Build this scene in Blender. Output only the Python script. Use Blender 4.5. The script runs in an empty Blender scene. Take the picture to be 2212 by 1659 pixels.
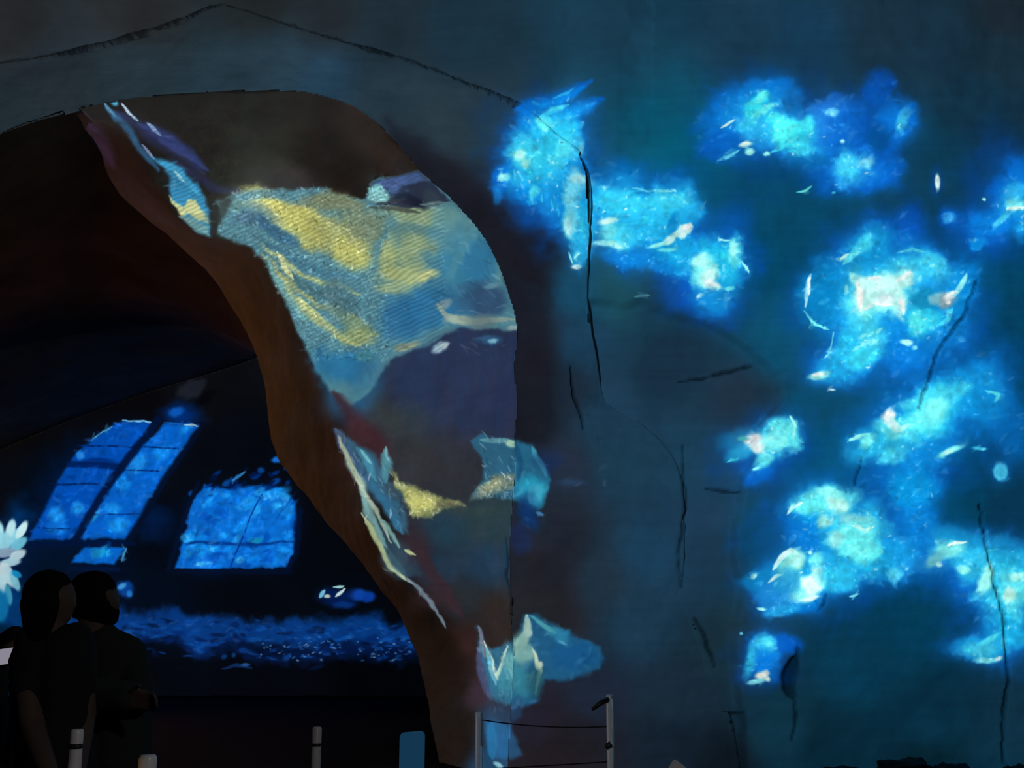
import bpy, bmesh, math, random
import numpy as np
from mathutils import Vector, noise
from mathutils.bvhtree import BVHTree

rng = np.random.default_rng(7)
random.seed(7)
C = bpy.context.scene.collection
sc = bpy.context.scene

# ------------------------------------------------------------------ camera
FPX, CXP, CYP = 2400.0, 1106.0, 829.5
PITCH, EYE = math.radians(12.3), 1.47
cp, sp = math.cos(PITCH), math.sin(PITCH)
cam_d = bpy.data.cameras.new('camera'); cam = bpy.data.objects.new('camera', cam_d); C.objects.link(cam)
cam_d.sensor_width = 36; cam_d.lens = FPX / 2212 * 36
cam.location = (0, 0, EYE); cam.rotation_euler = (math.pi / 2 + PITCH, 0, 0)
cam_d.clip_end = 200
sc.camera = cam
sc.view_settings.view_transform = 'Standard'; sc.view_settings.look = 'None'
sc.view_settings.gamma = 1; sc.view_settings.exposure = 0
sc.view_settings.use_curve_mapping = False
try:
    sc.cycles.max_bounces = 5; sc.cycles.diffuse_bounces = 3
    sc.cycles.use_denoising = True
except Exception:
    pass


def at(px, py, Y):
    """the point of the place seen at a photo pixel, Y metres in front of the lens"""
    a = (px - CXP) / FPX; b = (CYP - py) / FPX
    s = Y / (cp - b * sp)
    return np.array([a * s, Y, EYE + s * (sp + b * cp)])


def to_px(v):
    v = np.asarray(v, dtype=float)
    x, y, z = v[..., 0], v[..., 1], v[..., 2] - EYE
    d = np.maximum(y * cp + z * sp, 1e-3)
    return CXP + FPX * x / d, CYP - FPX * (-y * sp + z * cp) / d


# ------------------------------------------------------------------ materials
def new_mat(name):
    m = bpy.data.materials.new(name); m.use_nodes = True
    return m, m.node_tree.nodes, m.node_tree.links


def rock_mat(name, c0, c1, scale=1.2, crack_shade=True, rough=0.92, bump=0.12):
    m, n, l = new_mat(name)
    b = n['Principled BSDF']; b.inputs['Roughness'].default_value = rough
    b.inputs['Specular IOR Level'].default_value = 0.1
    g = n.new('ShaderNodeNewGeometry')
    t = n.new('ShaderNodeTexNoise'); t.inputs['Scale'].default_value = scale; t.inputs['Detail'].default_value = 9
    t.inputs['Roughness'].default_value = 0.62
    l.new(g.outputs['Position'], t.inputs['Vector'])
    r = n.new('ShaderNodeValToRGB'); r.color_ramp.elements[0].position = 0.33; r.color_ramp.elements[1].position = 0.68
    r.color_ramp.elements[0].color = (*c0, 1); r.color_ramp.elements[1].color = (*c1, 1)
    l.new(t.outputs['Fac'], r.inputs['Fac'])
    # long horizontal bedding streaks of the quarried stone
    mp = n.new('ShaderNodeMapping'); mp.inputs['Scale'].default_value = (0.5, 0.5, 7)
    l.new(g.outputs['Position'], mp.inputs['Vector'])
    t2 = n.new('ShaderNodeTexNoise'); t2.inputs['Scale'].default_value = 2.2; t2.inputs['Detail'].default_value = 5
    l.new(mp.outputs['Vector'], t2.inputs['Vector'])
    mr = n.new('ShaderNodeMapRange'); mr.inputs['From Min'].default_value = 0.3; mr.inputs['From Max'].default_value = 0.7
    mr.inputs['To Min'].default_value = 0.94; mr.inputs['To Max'].default_value = 1.04
    l.new(t2.outputs['Fac'], mr.inputs['Value'])
    mx = n.new('ShaderNodeMix'); mx.data_type = 'RGBA'; mx.blend_type = 'MULTIPLY'; mx.inputs['Factor'].default_value = 1
    l.new(r.outputs['Color'], mx.inputs['A']); l.new(mr.outputs['Result'], mx.inputs['B'])
    out = mx.outputs['Result']
    if crack_shade:
        at_ = n.new('ShaderNodeAttribute'); at_.attribute_name = 'crack_shade'  # crevice shade painted into the rock colour along cracks and arch edge
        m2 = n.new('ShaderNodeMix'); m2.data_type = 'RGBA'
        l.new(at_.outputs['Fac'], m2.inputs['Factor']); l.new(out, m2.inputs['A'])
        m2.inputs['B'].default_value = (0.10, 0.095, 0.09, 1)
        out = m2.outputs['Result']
    l.new(out, b.inputs['Base Color'])
    t3 = n.new('ShaderNodeTexNoise'); t3.inputs['Scale'].default_value = 9; t3.inputs['Detail'].default_value = 8
    l.new(g.outputs['Position'], t3.inputs['Vector'])
    bp = n.new('ShaderNodeBump'); bp.inputs['Strength'].default_value = bump; bp.inputs['Distance'].default_value = 0.06
    l.new(t3.outputs['Fac'], bp.inputs['Height']); l.new(bp.outputs['Normal'], b.inputs['Normal'])
    return m


def plain_mat(name, c, rough=0.6, spec=0.3, metal=0.0, var=0.15, scale=30, emit=None, es=1.0):
    m, n, l = new_mat(name)
    b = n['Principled BSDF']; b.inputs['Roughness'].default_value = rough
    b.inputs['Specular IOR Level'].default_value = spec; b.inputs['Metallic'].default_value = metal
    t = n.new('ShaderNodeTexNoise'); t.inputs['Scale'].default_value = scale; t.inputs['Detail'].default_value = 4
    tc = n.new('ShaderNodeTexCoord'); l.new(tc.outputs['Object'], t.inputs['Vector'])
    r = n.new('ShaderNodeValToRGB')
    r.color_ramp.elements[0].color = (*[x * (1 - var) for x in c], 1)
    r.color_ramp.elements[1].color = (*[min(1, x * (1 + var)) for x in c], 1)
    l.new(t.outputs['Fac'], r.inputs['Fac']); l.new(r.outputs['Color'], b.inputs['Base Color'])
    if emit:
        b.inputs['Emission Color'].default_value = (*emit, 1); b.inputs['Emission Strength'].default_value = es
    return m


ALB = 0.5
M_stone = rock_mat('pale_limestone', (0.43, 0.42, 0.40), (0.56, 0.55, 0.53))
M_stone_in = rock_mat('tan_limestone', (0.42, 0.41, 0.39), (0.57, 0.55, 0.52), 1.6, bump=0.2)
M_back = rock_mat('back_limestone', (0.22, 0.22, 0.22), (0.28, 0.28, 0.28), 0.8, crack_shade=False)
M_ceil = rock_mat('darkened_brown_rock', (0.07, 0.05, 0.038), (0.13, 0.095, 0.07), 0.9, crack_shade=False)  # rock colour darkened to stand for the unlit chamber ceiling
M_floor = rock_mat('dark_floor', (0.012, 0.012, 0.012), (0.022, 0.022, 0.022), 2.0, crack_shade=False, rough=0.95)
M_post = plain_mat('painted_metal', (0.62, 0.62, 0.63), 0.3, 0.5)
M_black = plain_mat('black_rubber', (0.015, 0.015, 0.016), 0.5)
M_panel = plain_mat('pale_panel', (0.5, 0.52, 0.54), 0.5)
M_sign = plain_mat('backlit_sign', (0.02, 0.03, 0.04), 0.6, emit=(0.0042, 0.031, 0.066), es=1.0)
M_skin = plain_mat('skin', (0.08, 0.056, 0.046), 0.6, 0.1, var=0.06)
M_hair = plain_mat('dark_hair', (0.008, 0.007, 0.006), 0.95, 0.02, var=0.4, scale=60)
M_shirt = plain_mat('black_cotton', (0.014, 0.014, 0.015), 0.9, 0.1)
M_shirt2 = plain_mat('dark_green_cotton', (0.02, 0.024, 0.022), 0.9, 0.1)
M_trouser = plain_mat('dark_denim', (0.02, 0.022, 0.03), 0.9, 0.1)
M_rubble = rock_mat('dark_rubble', (0.03, 0.03, 0.03), (0.07, 0.07, 0.07), 4, crack_shade=False)


# ------------------------------------------------------------------ mesh helpers
def link_mesh(name, verts, faces, mat, parent=None, smooth=True, crack_shade=None):
    me = bpy.data.meshes.new(name)
    verts = np.asarray(verts, dtype=np.float32); faces = np.asarray(faces, dtype=np.int32)
    me.vertices.add(len(verts)); me.vertices.foreach_set('co', verts.ravel())
    k = faces.shape[1]
    me.loops.add(faces.size); me.loops.foreach_set('vertex_index', faces.ravel())
    me.polygons.add(len(faces))
    me.polygons.foreach_set('loop_start', np.arange(0, faces.size, k, dtype=np.int32))
    me.update(calc_edges=True); me.validate()
    if smooth:
        me.polygons.foreach_set('use_smooth', np.ones(len(me.polygons), dtype=bool))
    if crack_shade is not None:
        a = me.attributes.new('crack_shade', 'FLOAT', 'POINT'); a.data.foreach_set('value', np.asarray(crack_shade, dtype=np.float32))
    me.materials.append(mat)
    o = bpy.data.objects.new(name, me); C.objects.link(o)
    if parent: o.parent = parent
    return o


def link_bm(name, bm, mat, parent=None, smooth=True):
    me = bpy.data.meshes.new(name); bmesh.ops.recalc_face_normals(bm, faces=bm.faces); bm.to_mesh(me); bm.free()
    for p in me.polygons: p.use_smooth = smooth
    me.materials.append(mat)
    o = bpy.data.objects.new(name, me); C.objects.link(o)
    if parent: o.parent = parent
    return o


def tag(o, label, cat, group=None):
    o['label'] = label; o['category'] = cat
    if group: o['group'] = group
    return o


def struct(o, label=None, cat=None):
    o['kind'] = 'structure'
    if label: o['label'] = label
    if cat: o['category'] = cat
    return o


def empty(name, loc):
    o = bpy.data.objects.new(name, None); C.objects.link(o); o.location = loc
    o.empty_display_size = 0.05
    return o


def grid_faces(nr, nc, off=0):
    i = np.arange(nr - 1)[:, None] * nc + np.arange(nc - 1)[None, :]
    return np.stack([i, i + 1, i + nc + 1, i + nc], -1).reshape(-1, 4) + off


def grid_normals(V):
    du = np.gradient(V, axis=0); dv = np.gradient(V, axis=1)
    n = np.cross(du, dv); n /= np.maximum(np.linalg.norm(n, axis=-1, keepdims=True), 1e-9)
    return n


def fbm(V, scale, octaves=4, seed=0.0):
    out = np.empty(len(V))
    for i, p in enumerate(V):
        out[i] = noise.fractal(Vector((p[0] * scale + seed, p[1] * scale, p[2] * scale)), 0.9, 2.1, octaves)
    return out


def seg_dist(X, Y, pts):
    best = np.full(X.shape, 1e9); tt = np.zeros(X.shape)
    n = len(pts) - 1
    for k in range(n):
        (x0, y0), (x1, y1) = pts[k][:2], pts[k + 1][:2]
        dx, dy = x1 - x0, y1 - y0
        t = np.clip(((X - x0) * dx + (Y - y0) * dy) / (dx * dx + dy * dy + 1e-9), 0, 1)
        d = np.hypot(X - x0 - t * dx, Y - y0 - t * dy)
        m = d < best
        best = np.where(m, d, best); tt = np.where(m, (k + t) / n, tt)
    return best, tt


def poly_sd(X, Y, pts):
    """signed distance to a polygon, positive inside"""
    d = np.full(X.shape, 1e9); inside = np.zeros(X.shape, dtype=bool)
    n = len(pts)
    for k in range(n):
        x0, y0 = pts[k]; x1, y1 = pts[(k + 1) % n]
        dx, dy = x1 - x0, y1 - y0
        t = np.clip(((X - x0) * dx + (Y - y0) * dy) / (dx * dx + dy * dy + 1e-9), 0, 1)
        d = np.minimum(d, np.hypot(X - x0 - t * dx, Y - y0 - t * dy))
        if y0 != y1:
            c = ((y0 > Y) != (y1 > Y)) & (X < (x1 - x0) * (Y - y0) / (y1 - y0) + x0)
            inside ^= c
    return np.where(inside, d, -d)


def sstep(a, b, x):
    t = np.clip((x - a) / (b - a), 0, 1)
    return t * t * (3 - 2 * t)


# ------------------------------------------------------------------ the rock: arch, pier, walls
# each row: front edge of the opening, outer crack of the arch, ridge inside the opening (with depth), rear edge (with depth)
ROWS = [
    ((-700, 640), (-700, 160), None, None),
    ((-330, 430), (-330, 150), None, None),
    ((0, 290), (0, 135), None, None),
    ((110, 252), (120, 118), None, None),
    ((168, 236), (170, 108), (190, 245, 12.1), (158, 250, 12.6)),
    ((230, 222), (240, 92), (255, 292, 12.8), (205, 330, 13.8)),
    ((330, 207), (380, 48), (330, 390, 13.5), (262, 420, 14.8)),
    ((430, 198), (440, 20), (380, 468, 14.1), (330, 482, 15.5)),
    ((520, 195), (480, 8), (455, 512, 14.5), (400, 540, 16.2)),
    ((620, 196), (570, 38), (522, 528, 14.8), (460, 600, 16.8)),
    ((700, 205), (660, 66), (567, 565, 14.9), (505, 670, 17.0)),
    ((780, 238), (760, 95), (602, 630, 14.9), (543, 740, 17.0)),
    ((850, 300), (890, 132), (630, 690, 14.9), (562, 790, 17.0)),
    ((915, 375), (1000, 176), (652, 735, 14.9), (572, 840, 17.0)),
    ((975, 430), (1060, 200), (677, 785, 14.8), (579, 890, 17.0)),
    ((1040, 505), (1118, 228), (700, 835, 14.7), (588, 945, 16.9)),
    ((1080, 580), (1190, 280), (720, 890, 14.6), (600, 985, 16.7)),
    ((1105, 650), (1262, 350), (738, 940, 14.5), (625, 1030, 16.5)),
    ((1120, 720), (1273, 480), (757, 1000, 14.3), (657, 1070, 16.2)),
    ((1112, 800), (1268, 640), (775, 1060, 14.1), (690, 1110, 15.9)),
    ((1118, 870), (1290, 780), (788, 1120, 13.9), (730, 1160, 15.5)),
    ((1112, 940), (1312, 870), (815, 1180, 13.7), (775, 1212, 15.1)),
    ((1112, 1030), (1390, 920), (860, 1245, 13.4), (822, 1277, 14.7)),
    ((1104, 1120), (1460, 1000), (920, 1300, 13.1), (867, 1337, 14.2)),
    ((1098, 1220), (1478, 1130), (985, 1355, 12.8), (896, 1397, 13.8)),
    ((1100, 1330), (1482, 1290), (1025, 1410, 12.6), (915, 1470, 13.5)),
    ((1108, 1430), (1530, 1400), (1036, 1480, 12.4), (930, 1540, 13.2)),
    ((1104, 1520), (1560, 1480), (1033, 1560, 12.3), (944, 1600, 13.0)),
    ((1100, 1610), (1590, 1600), (1031, 1630, 12.2), (957, 1655, 12.9)),
    ((1097, 1720), (1605, 1720), (1029, 1720, 12.15), (972, 1720, 12.8)),
]
YF = 11.8
N3 = np.array([at(*r[0], YF) for r in ROWS]); _oy = np.interp(np.arange(len(ROWS)), [0, 14, 16, 19, 21, 29], [12.04, 12.04, 11.98, 12.02, 12.25, 12.27])
O3 = np.array([at(*r[1], y) for r, y in zip(ROWS, _oy)])
has = [i for i, r in enumerate(ROWS) if r[2]]
M3 = np.array([at(*ROWS[i][2]) for i in has]); F3 = np.array([at(*ROWS[i][3]) for i in has])


def resample(P, n):
    """Catmull-Rom through the points, uniform in the index"""
    t = np.linspace(0, len(P) - 1, n); i = np.clip(t.astype(int), 0, len(P) - 2); f = (t - i)[:, None]
    p0 = P[np.maximum(i - 1, 0)]; p1 = P[i]; p2 = P[i + 1]; p3 = P[np.minimum(i + 2, len(P) - 1)]
    return 0.5 * ((2 * p1) + (-p0 + p2) * f + (2 * p0 - 5 * p1 + 4 * p2 - p3) * f ** 2 + (-p0 + 3 * p1 - 3 * p2 + p3) * f ** 3)


CRACKS = [  # polylines over the rock as (points, half width in photo px, depth m)
    ([(2112, 605), (2084, 680), (2030, 755), (2003, 828), (1985, 885)], 1.8, 0.04),
    ([(2116, 1090), (2130, 1180), (2150, 1265), (2170, 1330), (2178, 1450), (2168, 1590), (2172, 1665)], 2.0, 0.05),
    ([(1722, 1398), (1718, 1430), (1708, 1462)], 3.0, 0.06),
    ([(1714, 1425), (1704, 1468), (1712, 1500)], 12.0, 0.10),
    ([(1710, 1490), (1718, 1545), (1712, 1600)], 2.0, 0.03),
    ([(1545, 803), (1585, 796), (1625, 788)], 2.4, 0.05),
    ([(1465, 822), (1510, 812), (1545, 806)], 1.6, 0.02),
    ([(1860, 990), (1848, 1050)], 1.2, 0.02),
    ([(1500, 1335), (1525, 1375), (1548, 1440)], 2.5, 0.04),
    ([(1790, 1285), (1772, 1318)], 1.8, 0.03),
    ([(1525, 1055), (1600, 1062)], 2.0, 0.03),
    ([(1233, 795), (1240, 850), (1252, 890), (1260, 925)], 2.4, 0.05),
    ([(1096, 1165), (1088, 1240), (1097, 1290), (1102, 1345)], 2.2, 0.03),
    ([(1478, 960), (1484, 1100), (1466, 1190), (1475, 1270)], 2.0, 0.03),
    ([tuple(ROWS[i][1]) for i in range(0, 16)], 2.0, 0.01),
]


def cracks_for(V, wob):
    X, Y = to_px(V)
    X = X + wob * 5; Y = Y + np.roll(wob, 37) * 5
    crack_shade = np.zeros(len(V)); dep = np.zeros(len(V))
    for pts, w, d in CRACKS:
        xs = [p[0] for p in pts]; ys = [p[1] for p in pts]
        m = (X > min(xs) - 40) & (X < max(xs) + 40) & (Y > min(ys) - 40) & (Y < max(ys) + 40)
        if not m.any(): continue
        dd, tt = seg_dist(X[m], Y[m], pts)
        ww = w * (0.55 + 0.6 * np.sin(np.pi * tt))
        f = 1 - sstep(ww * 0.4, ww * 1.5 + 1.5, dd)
        crack_shade[m] = np.maximum(crack_shade[m], f); dep[m] = np.maximum(dep[m], f * d)
    crack_shade *= 0.8
    return crack_shade, dep


# ---- arch wall: one continuous mesh, outer crack -> front edge -> ridge -> rear edge
NT = 620; n_on, n_nm, n_mf = 70, 90, 44
Nc = resample(N3, NT); Oc = resample(O3, NT)
t_first = has[0] / (len(ROWS) - 1) * (NT - 1); i_first = int(math.ceil(t_first))
NI = NT - i_first
Mc = resample(M3, NI); Fc = resample(F3, NI)
w = np.linspace(0, 1, n_on)[None, :, None]
front = Oc[:, None, :] * (1 - w) + Nc[:, None, :] * w
rim = Oc[:, None, :] + np.linspace(0.35, 0.03, 8)[None, :, None] * np.array([0, 1, 0])[None, None, :]
ffull = np.concatenate([rim[:, :-1], front], 1)
w = np.linspace(0, 1, n_nm)[None, 1:, None]
inner = Nc[i_first:, None, :] * (1 - w) + Mc[:, None, :] * w
# the inner face swells slightly between its edges
bul = np.sin(np.pi * np.linspace(0, 1, n_nm)[1:]) ** 1.2
inner[..., 1] += 0.25 * bul[None, :] * np.linspace(1, 0.3, NI)[:, None]
w = np.linspace(0, 1, n_mf)[None, 1:, None]
strip = Mc[:, None, :] * (1 - w) + Fc[:, None, :] * w
soffit = np.concatenate([Nc[i_first:, None, :], inner, strip], 1)
# left of the first ridge row the soffit of the arch runs straight back
left = Nc[:i_first + 1, None, :] + np.linspace(0, 1, 20)[None, :, None] * np.array([0.0, 0.45, 0.28])[None, None, :]
blocks = []
for blk, reg in ((ffull, 'front'), (soffit, 'inner'), (left, 'none')):
    blocks.append((blk, grid_normals(blk), reg))
AV, AF, AN, AR = [], [], [], []
off = 0
for blk, nn, reg in blocks:
    nr, nc = blk.shape[:2]
    v = blk.reshape(-1, 3); nv = nn.reshape(-1, 3)
    view = v - np.array([0, 0, EYE])
    flip = np.sign(np.sum(nv * view, 1)); nv = nv * -np.where(flip == 0, 1, flip)[:, None]
    f = grid_faces(nr, nc, off)
    AV.append(v); AN.append(nv); AF.append(f); AR += [{'front': 0, 'inner': 1, 'none': -1}[reg]] * len(f)
    off += len(v)
    if reg == 'front': AR = [(-1 if (k % (nc - 1)) < 7 else 0) for k in range(len(f))]
AV = np.concatenate(AV); AN = np.concatenate(AN); AF = np.concatenate(AF); AR = np.array(AR)
# merge coincident seam points so the rock stays one skin
key = np.round(AV, 5); _, first, inv = np.unique(key, axis=0, return_index=True, return_inverse=True)
inv = inv.ravel()
AV = AV[first]; AF = inv[AF]; AN_acc = np.zeros((len(first), 3)); np.add.at(AN_acc, inv, AN)
AN = AN_acc / np.maximum(np.linalg.norm(AN_acc, axis=1, keepdims=True), 1e-9)
ok = np.array([len(set(f)) == 4 for f in AF]); AF = AF[ok]; AR = AR[ok]
rel = fbm(AV, 0.7, 4, 3.1) * 0.05 + fbm(AV, 3.1, 4, 9.7) * 0.012
crack_shade, dep = cracks_for(AV, fbm(AV, 4.0, 2, 1.3))
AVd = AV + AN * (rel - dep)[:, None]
arch = struct(link_mesh('wall_arch', AVd, AF, M_stone_in, crack_shade=crack_shade),
              'massive pale rock arch and pier around the dark opening', 'wall')

# ---- big smooth wall right of the pier, curving up into the vault above the arch
crack = np.array([at(*r[1], 12.15) for r in ROWS[:19]])
xs = np.concatenate([crack[:17, 0], [1.2, 2.0, 12]]); zs = np.concatenate([crack[:17, 2], [5.7, 5.2, 5.0]])
GX = np.arange(-9.6, 8.2, 0.021); GZ = np.arange(-0.3, 10.4, 0.021)
XX, ZZ = np.meshgrid(GX, GZ, indexing='ij')
zc = np.interp(XX, xs, zs); amp = np.interp(XX, [-6, 0.5, 1.6, 6], [0.55, 0.45, 0.2, 0.2])
lean = amp * np.maximum(0, ZZ - zc) ** 1.35
YY = 12.16 - lean - 0.06 * np.maximum(0, XX - 2)
WV0 = np.stack([XX, YY, ZZ], -1)
WN = grid_normals(WV0); WN[WN[..., 1] > 0] *= -1
RECESS = [(1262, 655), (1400, 650), (1560, 720), (1690, 800), (1690, 850), (1655, 905), (1612, 1040), (1598, 1200), (1592, 1480), (1610, 1560), (1600, 1700),
          (1250, 1700)]
fl = WV0.reshape(-1, 3)
wob = fbm(fl, 1.4, 3, 5.5)
PX, PY = to_px(fl)
sd = poly_sd(PX + wob * 22, PY + np.roll(wob, 91) * 22, RECESS)
rec = sstep(-8, 14, sd) * 0.12
SHELF = [(1250, 1552), (1612, 1540), (1612, 1720), (1250, 1720)]
rec += sstep(-3, 6, poly_sd(PX + wob * 8, PY + wob * 8, SHELF)) * 0.1
rel = wob * 0.045 + fbm(fl, 5.0, 3, 2.2) * 0.008
crack_shade, dep = cracks_for(fl, fbm(fl, 6.0, 2, 8.8))
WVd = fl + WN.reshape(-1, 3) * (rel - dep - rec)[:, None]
nx, nz = len(GX), len(GZ)
WNd = grid_normals(WVd.reshape(nx, nz, 3)).reshape(-1, 3); WNd[WNd[:, 1] > 0] *= -1
faces = grid_faces(nx, nz)
oxz = [(p[0], p[2]) for p in resample(O3, 160)]
oxz = oxz + [(-14, -3.0), (-14, oxz[0][1])]
sdv = poly_sd(fl[:, 0], fl[:, 2], oxz)
keep = ~(sdv[faces] > 0.28).all(1)
faces = faces[keep]
cx = fl[faces[:, 0], 0]
def sub(o_name, fsel, label, cat):
    u, iv = np.unique(fsel, return_inverse=True)
    o = link_mesh(o_name, WVd[u], iv.reshape(-1, 4), M_stone, crack_shade=crack_shade[u])
    gn = WNd[u]
    if sum((Vector(p.normal).dot(Vector(gn[p.vertices[0]])) > 0) for p in o.data.polygons[:200]) < 100: o.data.flip_normals()
    o.data.normals_split_custom_set_from_vertices(gn.tolist())
    return struct(o, label, cat)
sub('ceiling', faces[cx < 0.35], 'smooth grey rock vault above the arch crack', 'ceiling')
sub('wall_right', faces[cx >= 0.35], 'broad smooth stone wall carrying bright blue projected clouds', 'wall')

# ---- rock ledge inside the arch
def lumpy(name, c, size, mat, seed, sub_=4, rough=0.2, flat=None):
    bm = bmesh.new(); bmesh.ops.create_icosphere(bm, subdivisions=sub_, radius=1)
    for v in bm.verts:
        p = v.co.copy()
        q = Vector([math.copysign(abs(x) ** 0.62, x) for x in p])
        k = 1 + rough * noise.fractal(p * 1.3 + Vector((seed, 0, 0)), 0.9, 2.1, 4)
        v.co = Vector((q.x * size[0] * k, q.y * size[1] * k, q.z * size[2] * k))
        if flat is not None: v.co.z = max(v.co.z, flat)
        v.co += Vector(c)
    return bm
def surf_y(px, py):
    X, Y = to_px(AV[AN[:, 1] < 0.5]); k = np.argmin((X - px) ** 2 + (Y - py) ** 2)
    return AV[AN[:, 1] < 0.5][k][1]
lc = at(882, 412, YF + 0.55)
ledge = struct(link_bm('trim_ledge', lumpy('l', lc, (0.40, 0.30, 0.16), M_stone_in, 4.0), M_stone_in),
               'rock block jutting out under the arch above the lit inner face', 'rock')

# ---- back chamber
def flat_grid(P00, P01, P10, P11, nr, nc):
    a = np.linspace(0, 1, nr)[:, None, None]; b = np.linspace(0, 1, nc)[None, :, None]
    return (1 - a) * ((1 - b) * P00 + b * P01) + a * ((1 - b) * P10 + b * P11)
YB = 25.0
bw = flat_grid(np.array([-26, YB, -0.4]), np.array([6, YB, -0.4]), np.array([-26, YB, 10]), np.array([6, YB, 10]), 90, 240)
bwv = bw.reshape(-1, 3).copy(); bwv[:, 1] += fbm(bwv, 0.5, 3, 4.4) * 0.05
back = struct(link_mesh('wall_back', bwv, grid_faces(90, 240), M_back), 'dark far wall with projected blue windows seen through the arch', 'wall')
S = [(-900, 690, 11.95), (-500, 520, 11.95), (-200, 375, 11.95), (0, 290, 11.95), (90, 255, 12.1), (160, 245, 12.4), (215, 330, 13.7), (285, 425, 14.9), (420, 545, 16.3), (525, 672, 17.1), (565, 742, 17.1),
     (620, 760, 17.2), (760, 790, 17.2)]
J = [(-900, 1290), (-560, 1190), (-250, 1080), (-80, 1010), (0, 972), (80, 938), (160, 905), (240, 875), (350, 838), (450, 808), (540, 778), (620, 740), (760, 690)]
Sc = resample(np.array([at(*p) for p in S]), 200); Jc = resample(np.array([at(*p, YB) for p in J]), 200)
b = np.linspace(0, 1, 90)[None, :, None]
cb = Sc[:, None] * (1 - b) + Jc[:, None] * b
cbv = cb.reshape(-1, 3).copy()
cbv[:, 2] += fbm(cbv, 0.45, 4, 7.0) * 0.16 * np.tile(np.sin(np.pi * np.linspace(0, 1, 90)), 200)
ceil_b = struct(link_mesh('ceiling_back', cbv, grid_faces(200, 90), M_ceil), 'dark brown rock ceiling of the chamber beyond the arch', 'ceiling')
fv = flat_grid(np.array([-26, -3, 0.]), np.array([12, -3, 0.]), np.array([-26, 26, 0.]), np.array([12, 26, 0.]), 60, 80).reshape(-1, 3)
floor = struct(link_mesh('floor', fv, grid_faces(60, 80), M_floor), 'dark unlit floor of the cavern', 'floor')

# ------------------------------------------------------------------ barrier posts, sign, cords, rubble
def lathe(name, prof, mat, parent, loc=(0, 0, 0), seg=28):
    bm = bmesh.new(); rings = []
    for r, z in prof:
        rings.append([bm.verts.new((loc[0] + r * math.cos(2 * math.pi * k / seg), loc[1] + r * math.sin(2 * math.pi * k / seg), loc[2] + z)) for k in range(seg)])
    for a, b_ in zip(rings, rings[1:]):
        for k in range(seg): bm.faces.new((a[k], a[(k + 1) % seg], b_[(k + 1) % seg], b_[k]))
    bm.faces.new(rings[0][::-1]); bm.faces.new(rings[-1])
    return link_bm(name, bm, mat, parent)


def tube(name, pts, r, mat, parent=None, seg=10):
    bm = bmesh.new(); rings = []
    P = [Vector(p) for p in pts]
    for i, p in enumerate(P):
        d = (P[min(i + 1, len(P) - 1)] - P[max(i - 1, 0)]).normalized()
        u = d.orthogonal().normalized() if abs(d.z) > 0.95 else d.cross(Vector((0, 0, 1))).normalized()
        v = d.cross(u)
        rr = r[i] if isinstance(r, (list, tuple)) else r
        rings.append([bm.verts.new(p + (u * math.cos(2 * math.pi * k / seg) + v * math.sin(2 * math.pi * k / seg)) * rr) for k in range(seg)])
    for a, b_ in zip(rings, rings[1:]):
        for k in range(seg): bm.faces.new((a[k], a[(k + 1) % seg], b_[(k + 1) % seg], b_[k]))
    bm.faces.new(rings[0][::-1]); bm.faces.new(rings[-1])
    return link_bm(name, bm, mat, parent)


POSTS = []
def post(px, py, Y, r, label, flare=0.0, band=None, group='barrier posts along the walkway', par=None):
    top = at(px, py, Y); h = top[2]
    if par:
        o = empty('post', (top[0] - par.location.x, Y - par.location.y, 0)); o.parent = par
    else:
        o = empty('barrier_post', (top[0], Y, 0)); tag(o, label, 'post', group)
    lathe('base', [(0.14, 0.0), (0.14, 0.012), (0.12, 0.022), (r * 1.4, 0.03)], M_black, o)
    fl_ = lambda z: r * (1 + flare * min(1, max(0, (h - 0.10 - z) / 0.16)))
    prof = [(fl_(0.03), 0.03), (fl_(h - 0.4), h - 0.4), (fl_(h - 0.26), h - 0.26), (fl_(h - 0.2), h - 0.2), (fl_(h - 0.15), h - 0.15), (r, h - 0.08),
            (r, h - 0.010), (r * 0.93, h - 0.004), (r * 0.75, h)]
    lathe('shaft', prof, M_post, o)
    if band: lathe('collar', [(fl_(h - band) * 1.03, h - band - 0.006), (fl_(h - band) * 1.06, h - band), (r * 1.03, h - band + 0.008)], M_black, o)
    POSTS.append(o)
    return o, top
post(167, 1575, 3.5, 0.0195, 'pale barrier post flaring below its black collar, beside the two people', 0.42, 0.05)
post(320, 1630, 3.2, 0.0245, 'short looking barrier post with an orange glint, right of the two people', 0, None)
p3, _ = post(685, 1570, 5.2, 0.0215, 'lone pale barrier post standing before the dark chamber floor', 0, None)
lathe('collar', [(0.0222, 0.945), (0.0226, 0.952), (0.0222, 0.959)], M_black, p3)
_b = at(1176, 1560, 7.5)
bar = empty('rope_barrier', (_b[0], 7.5, 0)); tag(bar, 'two post barrier with thin black cords, standing before the foot of the pier', 'barrier')
p4, t4 = post(1035, 1538, 7.5, 0.024, '', 0, None, par=bar)
p5, t5 = post(1317, 1500, 7.5, 0.0245, '', 0, None, par=bar)
p5['label'] = 'taller post with a black bracket'
h5 = t5[2]
tube('bracket', [(-0.012, -0.02, h5 - 0.03), (-0.06, -0.04, h5 - 0.05), (-0.12, -0.06, h5 - 0.09)], [0.016, 0.017, 0.011], M_black, p5)
tube('clip', [(-0.03, -0.015, h5 - 0.325), (0.0, -0.03, h5 - 0.305)], 0.02, M_black, p5)


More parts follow.
